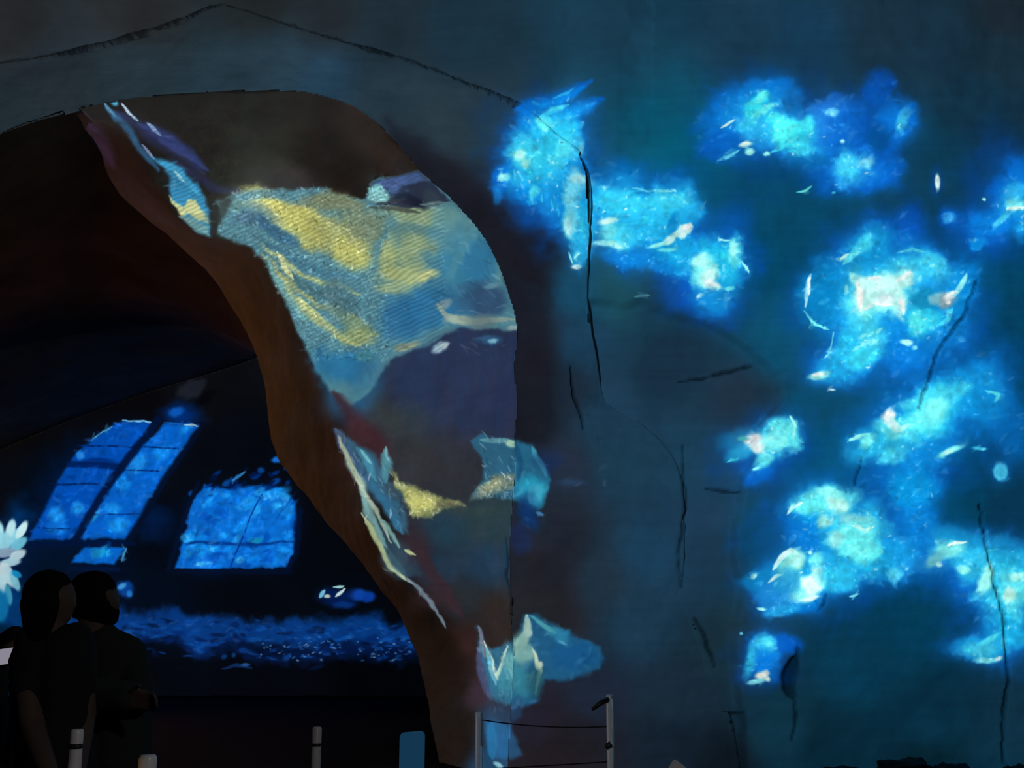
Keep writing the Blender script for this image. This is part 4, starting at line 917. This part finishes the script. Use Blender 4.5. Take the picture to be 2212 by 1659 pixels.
B(880, 900, 80, 60, 20, (44, 54, 58), .6, 1); B(960, 1010, 110, 70, 0, (40, 44, 52), .7, 1)
# rock block on top
I.poly([(792, 428), (800, 398), (845, 380), (905, 369), (928, 388), (970, 432), (945, 440), (880, 450), (815, 440)], (36, 46, 66), 1, 3, .3); I.poly([(805, 398), (845, 381), (905, 370), (925, 388), (868, 398), (850, 425), (822, 405)], (62, 84, 128), 1, 4, .3); I.poly([(792, 430), (798, 402), (820, 398), (842, 425), (832, 436)], (110, 168, 170), 1, 4, .3); B(885, 432, 48, 16, 15, (18, 26, 44), .95); B(930, 425, 26, 18, 30, (46, 62, 72), .8); I.line([(800, 446), (860, 452), (905, 458)], 12, (60, 66, 60), .8); I.line([(905, 440), (960, 436)], 8, (110, 140, 140), .7)
# dark notch between the two lit areas
I.line([(462, 432), (468, 470), (458, 512)], 20, (24, 26, 30), .95, .6, .3); I.poly([(470, 430), (505, 430), (490, 455), (470, 490)], (40, 44, 44), .8, 6, .4)
# feathers of foam falling along the edge
I.line([(720, 850), (780, 920), (845, 985)], 60, (60, 28, 38), .8, 1, .4)
I.poly([(726, 922), (748, 938), (800, 975), (832, 1005), (838, 1045), (868, 1095), (885, 1150), (850, 1135), (805, 1070), (770, 1015), (742, 975)], (48, 96, 124), .9, 9, .8)
I.line([(734, 940), (752, 998), (780, 1036), (788, 1080), (818, 1150)], 24, (112, 158, 158), .85, .7, .4)
I.poly([(790, 1110), (830, 1140), (885, 1185), (905, 1245), (870, 1250), (830, 1205)], (42, 72, 92), .8, 12, .8)
for p, w_, c in (([(728, 925), (742, 960), (770, 1005)], 26, (70, 90, 120)), ([(735, 945), (748, 985), (778, 1040), (792, 1070)], 16, (180, 195, 165)), ([(770, 965), (790, 990), (812, 1030)], 26, (60, 130, 155)), ([(778, 970), (800, 1000)], 10, (120, 190, 200)), ([(745, 950), (775, 1010), (810, 1050)], 18, (50, 90, 125)),
                 ([(830, 970), (838, 1000), (832, 1035)], 34, (74, 140, 155)), ([(832, 965), (842, 995)], 10, (120, 180, 190)), ([(800, 1030), (830, 1090), (870, 1150)], 26, (42, 104, 140)), ([(778, 1050), (790, 1100), (820, 1160), (850, 1215)], 20, (120, 165, 165)), ([(775, 1040), (800, 1085), (845, 1170)], 14, (175, 195, 175)), ([(840, 1040), (870, 1080)], 40, (50, 80, 95)),
                 ([(785, 1112), (810, 1165), (850, 1220), (890, 1260)], 16, (185, 200, 150)), ([(820, 1120), (845, 1150), (862, 1180)], 12, (120, 170, 165)), ([(870, 1240), (910, 1275), (945, 1320), (962, 1350)], 12, (120, 142, 156)), ([(850, 1215), (880, 1250)], 12, (175, 195, 160)), ([(830, 1180), (862, 1215), (880, 1240)], 24, (50, 84, 100)), ([(875, 1185), (898, 1200)], 9, (190, 205, 150)), ([(905, 1185), (930, 1240), (1000, 1330)], 40, (50, 34, 42))):
    I.line(p, w_, c, .85, .7, .5)
# sand arcs below
I.poly([(852, 1010), (872, 1040), (905, 1062), (935, 1070), (930, 1100), (890, 1112), (872, 1085)], (140, 150, 96), .95, 6, .9)
I.poly([(858, 1035), (880, 1058), (930, 1070), (972, 1080), (1005, 1092), (960, 1108), (905, 1116), (878, 1092)], (150, 156, 96), .95, 6, 1.0); B(905, 1085, 40, 22, 15, (190, 192, 110)); B(970, 1090, 40, 12, 5, (110, 112, 80)); B(1010, 1105, 110, 16, 0, (44, 62, 62), .7, 1)
I.poly([(1022, 955), (1060, 946), (1105, 942), (1130, 950), (1130, 1092), (1060, 1074), (1016, 1076), (1040, 1034), (1042, 1000)], (38, 92, 120), 1, 5, .6); I.line([(1040, 955), (1105, 948)], 14, (80, 135, 150)); B(1105, 955, 16, 10, 10, (150, 190, 170)); I.poly([(1016, 1078), (1038, 1050), (1060, 1030), (1120, 1030), (1126, 1062), (1060, 1074)], (104, 124, 112), .9, 8, .8); B(1060, 1050, 34, 16, -15, (140, 150, 118), .9)
# foot of the pier
I.poly([(1030, 1350), (1046, 1385), (1060, 1400), (1082, 1400), (1110, 1390), (1130, 1380), (1130, 1530), (1062, 1508), (1040, 1450)], (36, 96, 126), 1, 6, .6); I.line([(1033, 1352), (1040, 1380), (1048, 1420)], 10, (110, 120, 140)); I.line([(1046, 1385), (1060, 1425), (1076, 1465), (1088, 1425), (1098, 1398)], 10, (195, 212, 190), 1, .6); I.line([(1050, 1400), (1062, 1450), (1072, 1480)], 12, (90, 160, 180)); B(1105, 1450, 24, 45, 0, (90, 160, 165), .9); B(1095, 1480, 26, 30, 0, (48, 128, 150), .9); I.line([(1034, 1400), (1040, 1460), (1060, 1510)], 22, (60, 72, 108), .9)
I.poly([(1046, 1556), (1090, 1560), (1110, 1575), (1114, 1642), (1062, 1640), (1048, 1600)], (28, 92, 140), 1, 5, .3); I.line([(1060, 1560), (1066, 1640)], 30, (30, 110, 160), .8); B(1078, 1655, 14, 6, 30, (130, 190, 205))
I.dabs((470, 400, 840, 780), 5200, (4, 11), (2, 4), 20, 60, 0.33, 0.24, 0.06, 0.7, 31)
I.dabs((730, 900, 1130, 1300), 900, (8, 26), (2, 6), 55, 25, 0.33, 0.22, 0.15, 0.6, 32)
I.dabs((860, 1030, 1130, 1110), 700, (4, 10), (2, 4), 20, 60, 0.35, 0.25, 0.15, 0.7, 33)
I.dabs((330, 210, 1130, 760), 1200, (10, 34), (3, 8), 25, 30, 0.3, 0.12, 0.06, 0.5, 34)
I.dabs((1020, 1340, 1130, 1540), 260, (8, 22), (5, 11), 70, 30, 0.3, 0.12, 0.05, 0.5, 35)
# fine scan ripple of the moving water
yy, xx = np.meshgrid(GYP, GXP, indexing='ij')
rip = np.sin((xx * 0.42 + yy * 0.9 + 4 * WX) * 0.72) * sstep(0.38, 0.6, I.a.max(-1)) * (xx < 960) * (yy < 760)
I.a *= (1 + 0.10 * rip)[..., None]

# ---- picture in the back chamber: tall blue windows over a sea
Layer.dim = 0.6
K = Layer([(0, 900, (14, 10, 8)), (300, 900, (10, 9, 12)), (0, 1050, (10, 11, 16)), (430, 860, (16, 17, 24)), (500, 960, (7, 12, 24)), (350, 1000, (8, 13, 26)), (560, 1000, (6, 11, 22)), (330, 1150, (3, 9, 24)), (520, 1280, (3, 8, 20)), (700, 1250, (4, 9, 20)), (100, 1200, (2, 24, 58)), (20, 1320, (0, 44, 92)),
           (330, 1300, (2, 14, 40)), (250, 1250, (2, 16, 42)), (600, 1480, (2, 5, 16)), (300, 1500, (3, 6, 18)), (800, 1500, (1, 3, 9)), (850, 1200, (4, 7, 16)), (80, 1080, (2, 14, 36)), (700, 1650, (2, 3, 6)), (300, 1650, (2, 3, 8)), (880, 800, (14, 14, 16)), (640, 800, (20, 21, 28)), (900, 1000, (6, 8, 14))], 120)
B = K.blob
B(410, 840, 42, 22, -35, (30, 34, 44), .8, .4); B(440, 860, 40, 14, -30, (4, 5, 9), .9, .5)
B(150, 1080, 170, 130, -40, (0, 30, 80), .5, 1); B(500, 1140, 170, 110, 0, (0, 24, 64), .5, 1); B(390, 895, 60, 30, 0, (0, 44, 120), .85, .9); B(380, 890, 20, 12, -20, (10, 80, 170)); I_ = None
K.poly([(212, 945), (240, 922), (272, 909), (325, 910), (290, 965), (255, 1015), (205, 1085), (160, 1165), (62, 1165), (98, 1090), (140, 1020), (165, 985)], (0, 72, 172), .95, 5, .25)
K.poly([(352, 915), (430, 915), (395, 968), (348, 1030), (310, 1100), (272, 1165), (178, 1165), (200, 1100), (255, 1030), (300, 970)], (4, 92, 198), .95, 5, .25)
K.poly([(182, 1186), (272, 1184), (262, 1200), (244, 1222), (155, 1218)], (4, 98, 200), .95, 4, .25)
B(330, 1130, 40, 60, -55, (0, 50, 130), .4, 1); B(115, 1110, 24, 24, 0, (25, 130, 222)); B(170, 1100, 18, 18, 0, (25, 135, 225)); B(240, 1100, 26, 22, 0, (20, 130, 225)); B(270, 1040, 26, 24, 0, (15, 125, 225)); B(350, 975, 30, 18, -40, (15, 125, 225)); B(400, 925, 24, 12, -40, (15, 120, 215)); B(220, 1200, 26, 14, 0, (20, 150, 215)); B(120, 1140, 30, 20, 0, (10, 105, 205)); B(255, 1140, 30, 20, 0, (20, 130, 220)); B(180, 985, 12, 10, 0, (30, 130, 220)); B(215, 1000, 50, 10, 0, (0, 34, 100), .8); B(150, 1070, 30, 16, -30, (0, 70, 170)); B(300, 1000, 20, 26, 30, (30, 140, 230), .8); B(205, 1115, 7, 22, 35, (40, 160, 225), .8)
for p, w_ in (([(170, 963), (290, 966)], 4), ([(300, 965), (385, 968)], 4), ([(150, 1003), (258, 1008)], 16), ([(262, 1014), (345, 1017)], 4), ([(118, 1047), (215, 1045)], 5), ([(80, 1140), (150, 1142)], 3), ([(190, 1112), (300, 1111)], 3)): K.line(p, w_, (1, 22, 70), .85, .5, .1, False)
K.line([(340, 905), (290, 975), (235, 1045), (190, 1120), (165, 1165)], 22, (2, 14, 42), .95, .6, .1, False)
K.line([(265, 908), (322, 909)], 5, (110, 180, 225)); K.line([(352, 912), (405, 915), (428, 918)], 5, (20, 90, 175)); K.line([(398, 915), (428, 917)], 5, (165, 205, 220)); K.line([(200, 955), (222, 935), (245, 922)], 4, (70, 150, 190)); K.line([(70, 1175), (290, 1174)], 14, (1, 14, 46), .9, .7, .1, False); K.line([(262, 1215), (275, 1185)], 5, (60, 140, 190))
K.poly([(436, 1042), (455, 1050), (500, 1058), (545, 1048), (600, 1050), (640, 1085), (640, 1120), (634, 1192), (612, 1228), (373, 1225), (400, 1150), (418, 1090)], (8, 104, 208), .97, 4, .5)
for k in range(46):
    x = rng.uniform(400, 635); y = rng.uniform(1060, 1220); c = [(14, 132, 232), (24, 146, 240), (4, 80, 185), (0, 60, 150), (40, 160, 240)][k % 5]
    B(x, y, rng.uniform(8, 26), rng.uniform(6, 15), rng.uniform(-50, 20), c, .7)
for x, y, r_ in ((455, 1062, 20), (490, 1072, 16), (540, 1090, 30), (585, 1065, 24), (620, 1100, 18)): B(x, y, r_, r_ * .7, 0, (22, 140, 235), .8)
for k in range(30):
    x = rng.uniform(435, 640); y = 1058 - (x - 435) * 0.14 + rng.uniform(-34, 14); B(x, y, rng.uniform(5, 17), rng.uniform(4, 10), -30, [(0, 24, 78), (0, 46, 122), (8, 74, 160), (1, 14, 46)][k % 4], .8)
K.line([(505, 1038), (530, 1018)], 8, (50, 140, 205), .8); B(597, 993, 14, 9, 0, (14, 95, 190)); B(640, 1140, 14, 60, 0, (0, 30, 90), .6, 1)
B(550, 1160, 22, 8, -15, (20, 140, 170), .8); B(520, 1210, 10, 12, 30, (60, 170, 225), .8); B(440, 1215, 26, 5, -10, (60, 170, 225), .8)
K.line([(390, 1172), (500, 1174), (640, 1170)], 12, (1, 34, 100), .85, .8, .2); K.line([(566, 1068), (540, 1120), (515, 1180), (497, 1228)], 3.5, (0, 30, 100), .9, .5, .1, False); K.line([(600, 1120), (640, 1060)], 3, (0, 40, 120), .6)
# sea
K.poly([(0, 1330), (250, 1325), (330, 1322), (560, 1336), (700, 1332), (880, 1338), (960, 1340), (960, 1395), (700, 1390), (560, 1385), (420, 1400), (300, 1385)], (5, 56, 128), .9, 16, 1.2); K.poly([(250, 1380), (420, 1395), (960, 1385), (960, 1420), (600, 1425), (330, 1400)], (2, 24, 72), .8, 16, 1.2)
for k in range(170):
    x = rng.uniform(250, 900); y = rng.uniform(1338, 1420) + (x > 560) * rng.uniform(0, 24); B(x, y, rng.uniform(5, 24), rng.uniform(2, 8), rng.uniform(-20, 20), [(8, 66, 145), (2, 34, 96), (3, 22, 66), (12, 76, 158), (1, 10, 34)][k % 5], .6)
for k in range(80):
    x = rng.uniform(560, 890); y = rng.uniform(1375, 1428); B(x, y, rng.uniform(1.5, 6), rng.uniform(1, 2.5), rng.uniform(-40, 40), [(30, 90, 160), (60, 120, 180), (100, 140, 180)][k % 3], .8)
K.line([(480, 1445), (510, 1436), (545, 1444)], 8, (12, 44, 96), .8); B(530, 1436, 14, 5, 0, (30, 74, 130)); B(268, 1278, 28, 22, 0, (8, 66, 150), .9); B(262, 1270, 14, 8, -30, (60, 140, 200)); B(280, 1285, 10, 8, -30, (30, 110, 190)); B(155, 1263, 3, 5, 0, (230, 235, 240))
B(730, 1290, 56, 26, 10, (2, 26, 78), .9); B(780, 1285, 38, 16, 10, (12, 66, 165), .95); B(800, 1290, 22, 14, 0, (8, 56, 150)); K.line([(692, 1290), (700, 1275)], 11, (110, 185, 215)); K.line([(718, 1268), (740, 1264)], 7, (150, 200, 205)); K.line([(722, 1288), (742, 1270)], 8, (190, 215, 215)); B(706, 1288, 8, 5, 0, (190, 200, 190)); B(740, 1305, 26, 10, 0, (8, 50, 120), .8)
# pale flower cut by the left edge
B(25, 1110, 50, 45, 0, (0, 52, 110), .8, 1); B(30, 1300, 50, 60, 0, (0, 60, 120), .7, 1)
for x, y, rx, ry, a, c in ((-6, 1155, 16, 34, 0, (170, 225, 232)), (22, 1148, 13, 32, 8, (190, 232, 238)), (38, 1155, 12, 34, 35, (140, 210, 225)), (46, 1145, 10, 26, 28, (200, 236, 238)), (40, 1176, 12, 26, 50, (110, 190, 210)), (8, 1172, 20, 26, 0, (140, 200, 212)), (10, 1195, 30, 12, -8, (130, 150, 165)), (38, 1200, 24, 12, -32, (180, 205, 212)),
                           (22, 1215, 28, 10, -8, (160, 196, 205)), (8, 1240, 22, 26, 0, (190, 205, 205)), (20, 1245, 14, 30, -20, (170, 200, 205)), (32, 1255, 10, 26, -22, (120, 185, 200)), (6, 1262, 9, 26, 0, (170, 205, 210)), (18, 1285, 9, 26, -10, (60, 140, 165)), (2, 1310, 20, 40, 0, (10, 100, 150)), (36, 1240, 8, 14, -60, (20, 130, 180))):
    B(x, y, rx, ry, a, c, .95, .35, .25)
K.dabs((60, 900, 640, 1230), 1600, (8, 24), (5, 13), -35, 40, 0.45, 0.15, 0.03, 0.6, 41)
K.line([(362, 1234), (500, 1235), (628, 1236)], 13, (2, 9, 26), 1, .35, .05, False); K.line([(150, 1229), (255, 1231)], 11, (2, 16, 46), 1, .4, .05, False); K.line([(428, 1042), (408, 1092), (388, 1150), (364, 1226)], 10, (3, 12, 32), 1, .4, .05, False)
K.line([(620, 1232), (642, 1192), (650, 1100)], 12, (2, 12, 36), 1, .5, .1, False); K.line([(440, 915), (404, 970), (358, 1032), (320, 1102), (282, 1166)], 12, (3, 12, 32), 1, .5, .05, False)
K.crust(0.5, 0.85, 0.10, 0.25, (60, 890, 660, 1235))
K.bloom(16, 0.35, 0.5, (0.0, 0.22, 0.7))
K.dabs((250, 1330, 900, 1430), 500, (6, 20), (3, 7), 0, 30, 0.25, 0.12, 0.03, 0.6, 42)
# added light drawn into the slide to lift posts, sign and board
Layer.dim = 1.0
Pp = Layer([(0, 1600, (20, 24, 27)), (880, 1600, (14, 50, 72)), (1200, 1600, (34, 40, 48)), (1470, 1650, (40, 66, 76))], 200)
Z = Layer([(0, 0, (0, 0, 0))])
LAYERS = [A.lin(), I.lin(), K.lin(), Pp.lin()]
SEED_DONE = True

# ------------------------------------------------------------------ throw the pictures from real projectors
bpy.context.view_layer.update()
bv, bf, bn, bl = [], [], [], []
cnt = 0
def add_target(v, f, n, layer):
    global cnt
    bv.append(np.asarray(v)); bf.append(np.asarray(f) + cnt); bn.append(n); bl.append(np.broadcast_to(layer, (len(f),)) if np.isscalar(layer) else layer); cnt += len(v)
_an = AN[AF[:, 0]].copy(); _an[AR <= 0] = (0, -1, 0)
add_target(AVd, AF, _an, AR)
u_, iv_ = np.unique(faces, return_inverse=True)
add_target(WVd[u_], iv_.reshape(-1, 4), WN.reshape(-1, 3)[faces[:, 0]], 0)
add_target(bwv, grid_faces(90, 240), np.tile([0., -1, 0], (89 * 239, 1)), 2)
cn = grid_normals(cb).reshape(-1, 3); cn *= -np.sign(cn[:, 2:3] + 1e-9)
add_target(cbv, grid_faces(200, 90), cn[grid_faces(200, 90)[:, 0]], 2)
add_target(fv, grid_faces(60, 80), np.tile([0., 0, 1], (59 * 79, 1)), -1)
def mesh_target(o, layer):
    me = o.data; M = np.array(o.matrix_world); n = len(me.vertices)
    v = np.empty(n * 3); me.vertices.foreach_get('co', v); v = v.reshape(-1, 3) @ M[:3, :3].T + M[:3, 3]
    me.calc_loop_triangles(); t = np.empty(len(me.loop_triangles) * 3, dtype=int); me.loop_triangles.foreach_get('vertices', t); t = t.reshape(-1, 3)
    f = np.concatenate([t, t[:, 2:3]], 1)
    e1 = v[t[:, 1]] - v[t[:, 0]]; e2 = v[t[:, 2]] - v[t[:, 0]]; nn = np.cross(e1, e2); nn /= np.maximum(np.linalg.norm(nn, axis=1, keepdims=True), 1e-9)
    add_target(v, f, nn, layer)
mesh_target(ledge, 1)
for o in [c for r in POSTS + [tot, brd] for c in r.children]: mesh_target(o, 3)
BVV = np.concatenate(bv); BF = np.concatenate(bf); BN = np.concatenate(bn); BL = np.concatenate([np.asarray(x) for x in bl])
bvh = BVHTree.FromPolygons(BVV.tolist(), [t[:3] if t[3] == t[2] else t for t in BF.tolist()])


def projector(name, pos, aim, th, tv, W, H, layers, sign=None, step=3, cmin=0.22):
    pos = np.asarray(pos, float); fwd = np.asarray(aim, float) - pos; fwd /= np.linalg.norm(fwd)
    right = np.cross(fwd, [0, 0, 1]); right /= np.linalg.norm(right); up = np.cross(right, fwd)
    nw, nh = W // step + 1, H // step + 1
    px = np.zeros((nh, nw)); py = np.zeros((nh, nw)); gain = np.zeros((nh, nw)); lay = np.full((nh, nw), -1)
    uu = np.linspace(-th, th, nw); vv = np.linspace(-tv, tv, nh)
    P0 = Vector(pos)
    D = fwd[None, None] + uu[None, :, None] * right + vv[:, None, None] * up; D /= np.linalg.norm(D, axis=-1, keepdims=True)
    hit = np.zeros((nh, nw, 3)); idx = np.full((nh, nw), -1); dist = np.ones((nh, nw))
    rc = bvh.ray_cast
    for i in range(nh):
        row = D[i].tolist()
        for j in range(nw):
            loc, nor, k, ds = rc(P0, row[j])
            if k is not None:
                hit[i, j] = loc; idx[i, j] = k; dist[i, j] = ds
    ok_ = idx >= 0
    lay[ok_] = BL[idx[ok_]]
    cosv = np.abs(np.sum(BN[np.maximum(idx, 0)] * D, -1))
    gain = dist ** 2 / np.maximum(cosv, cmin)
    px, py = to_px(hit)
    jx = np.arange(W) * (nw - 1) / (W - 1); iy = np.arange(H) * (nh - 1) / (H - 1)
    j0 = np.minimum(jx.astype(int), nw - 2); i0 = np.minimum(iy.astype(int), nh - 2); fx = (jx - j0)[None]; fy = (iy - i0)[:, None]
    def up_(q):
        return ((q[i0][:, j0] * (1 - fx) + q[i0][:, j0 + 1] * fx) * (1 - fy) + (q[i0 + 1][:, j0] * (1 - fx) + q[i0 + 1][:, j0 + 1] * fx) * fy)
    img = np.zeros((H, W, 4), dtype=np.float32); img[..., 3] = 1
    for L in layers:
        m = (lay == L).astype(float)
        if not m.any(): continue
        mw = up_(m); s_ = mw > 0.5
        X = up_(m * px)[s_] / mw[s_] * S_ - 0.5; Y_ = up_(m * py)[s_] / mw[s_] * S_ - 0.5; G = up_(m * gain)[s_] / mw[s_]
        # beyond the part drawn above the picture goes on with stretched, shifted clouds
        dx_ = np.maximum(0, X - (PW - 1.01)) + np.maximum(0, -X); dy_ = np.maximum(0, Y_ - (PH - 1.01)) + np.maximum(0, -Y_)
        X = np.where(X < 0, -0.7 * X, np.where(X > PW - 1.01, PW - 1.01 - 0.75 * dx_, X)); Y_ = Y_ + 1.1 * dx_
        Y_ = np.abs(Y_); Y_ = np.where(Y_ > PH - 1.01, 2 * (PH - 1.01) - Y_, Y_)
        X = np.clip(X, 0, PW - 1.01); Y_ = np.clip(Y_, 0, PH - 1.01)
        a = LAYERS[L]; x0 = X.astype(int); y0 = Y_.astype(int); fx_ = (X - x0)[:, None]; fy_ = (Y_ - y0)[:, None]
        c = (a[y0, x0] * (1 - fx_) + a[y0, x0 + 1] * fx_) * (1 - fy_) + (a[y0 + 1, x0] * (1 - fx_) + a[y0 + 1, x0 + 1] * fx_) * fy_
        img[s_, :3] = c * G[:, None] * (ALB / ROCK[L])
    im = bpy.data.images.new(name + '_slide', W, H, alpha=False, float_buffer=True)
    im.colorspace_settings.name = 'Non-Color'
    im.pixels.foreach_set(img.ravel()); im.update(); im.pack()
    ld = bpy.data.lights.new(name, 'SPOT'); ld.energy = PROJ_W; ld.spot_size = math.radians(150); ld.spot_blend = 0.0; ld.shadow_soft_size = 0.0
    ld.use_nodes = True; nt = ld.node_tree; n, l = nt.nodes, nt.links
    em = next(x for x in n if x.type == 'EMISSION')
    g = n.new('ShaderNodeNewGeometry')
    def dot(vec):
        q = n.new('ShaderNodeVectorMath'); q.operation = 'DOT_PRODUCT'; l.new(g.outputs['Incoming'], q.inputs[0]); q.inputs[1].default_value = vec; return q.outputs['Value']
    df = dot(tuple(fwd))
    cmb = n.new('ShaderNodeCombineXYZ')
    for k, (ax, t) in enumerate(((right, th), (up, tv))):
        d_ = n.new('ShaderNodeMath'); d_.operation = 'DIVIDE'; l.new(dot(tuple(ax)), d_.inputs[0]); l.new(df, d_.inputs[1])
        q = n.new('ShaderNodeMath'); q.operation = 'MULTIPLY_ADD'; l.new(d_.outputs[0], q.inputs[0]); q.inputs[1].default_value = 0.5 / t; q.inputs[2].default_value = 0.5
        l.new(q.outputs[0], cmb.inputs[k])
    tx = n.new('ShaderNodeTexImage'); tx.image = im; tx.extension = 'CLIP'; tx.interpolation = 'Linear'
    l.new(cmb.outputs[0], tx.inputs['Vector']); l.new(tx.outputs['Color'], em.inputs['Color']); em.inputs['Strength'].default_value = 1.0
    lo = bpy.data.objects.new(name, ld); C.objects.link(lo); lo.location = pos
    lo.rotation_euler = Vector(fwd).to_track_quat('-Z', 'Y').to_euler()
    return lo


ROCK = {0: np.array([0.5, 0.488, 0.468]), 1: np.array([0.497, 0.483, 0.457]), 2: np.array([0.25, 0.25, 0.25]), 3: np.array([0.55, 0.55, 0.55])}
PROJ_W = 4 * math.pi * math.pi / ALB
projector('projector_front', (-2.0, 1.0, 3.6), (-0.2, 12, 4.4), 0.66, 0.66, 2400, 2300, (0, 3))
projector('projector_inner', (-5.0, 3.0, 4.2), (-1.7, 13.6, 4.2), 0.40, 0.52, 1500, 1900, (1,))
projector('projector_back', (-8.6, 14.0, 3.4), (-8.0, 25, 3.0), 0.95, 0.62, 2000, 1300, (2,))

# ------------------------------------------------------------------ lamps and fill
def spot(name, pos, aim, W_, col, size, blend=0.6, soft=0.1):
    ld = bpy.data.lights.new(name, 'SPOT'); ld.energy = W_; ld.color = col; ld.spot_size = math.radians(size); ld.spot_blend = blend; ld.shadow_soft_size = soft
    o = bpy.data.objects.new(name, ld); C.objects.link(o); o.location = pos
    o.rotation_euler = (Vector(aim) - Vector(pos)).to_track_quat('-Z', 'Y').to_euler()
    return o
spot('chamber_lamp', (-10.0, 20.0, 3.0), (-2.6, 14.8, 3.0), 185, (1.0, 0.37, 0.06), 125, 1.0)
spot('post_lamp', (-1.25, 3.05, 0.74), (-1.0, 3.24, 1.1), 1.2, (1.0, 0.52, 0.2), 84, 0.4, 0.02)
spot('floor_lamp', (-5.5, 7.0, 0.55), (0.4, 7.3, 0.8), 90, (1.0, 0.62, 0.36), 48, 0.4, 0.04)
spot('post_fill', (1.6, 0.4, 2.9), (-0.6, 4.6, 0.7), 75, (1.0, 0.95, 0.92), 62, 0.7, 0.1)  # added fill from an unseen source, brightens posts and people
wd = bpy.data.worlds.new('world'); sc.world = wd; wd.use_nodes = True
bg = wd.node_tree.nodes['Background']; bg.inputs['Color'].default_value = (0.9, 0.95, 1.0, 1); bg.inputs['Strength'].default_value = 0.0045
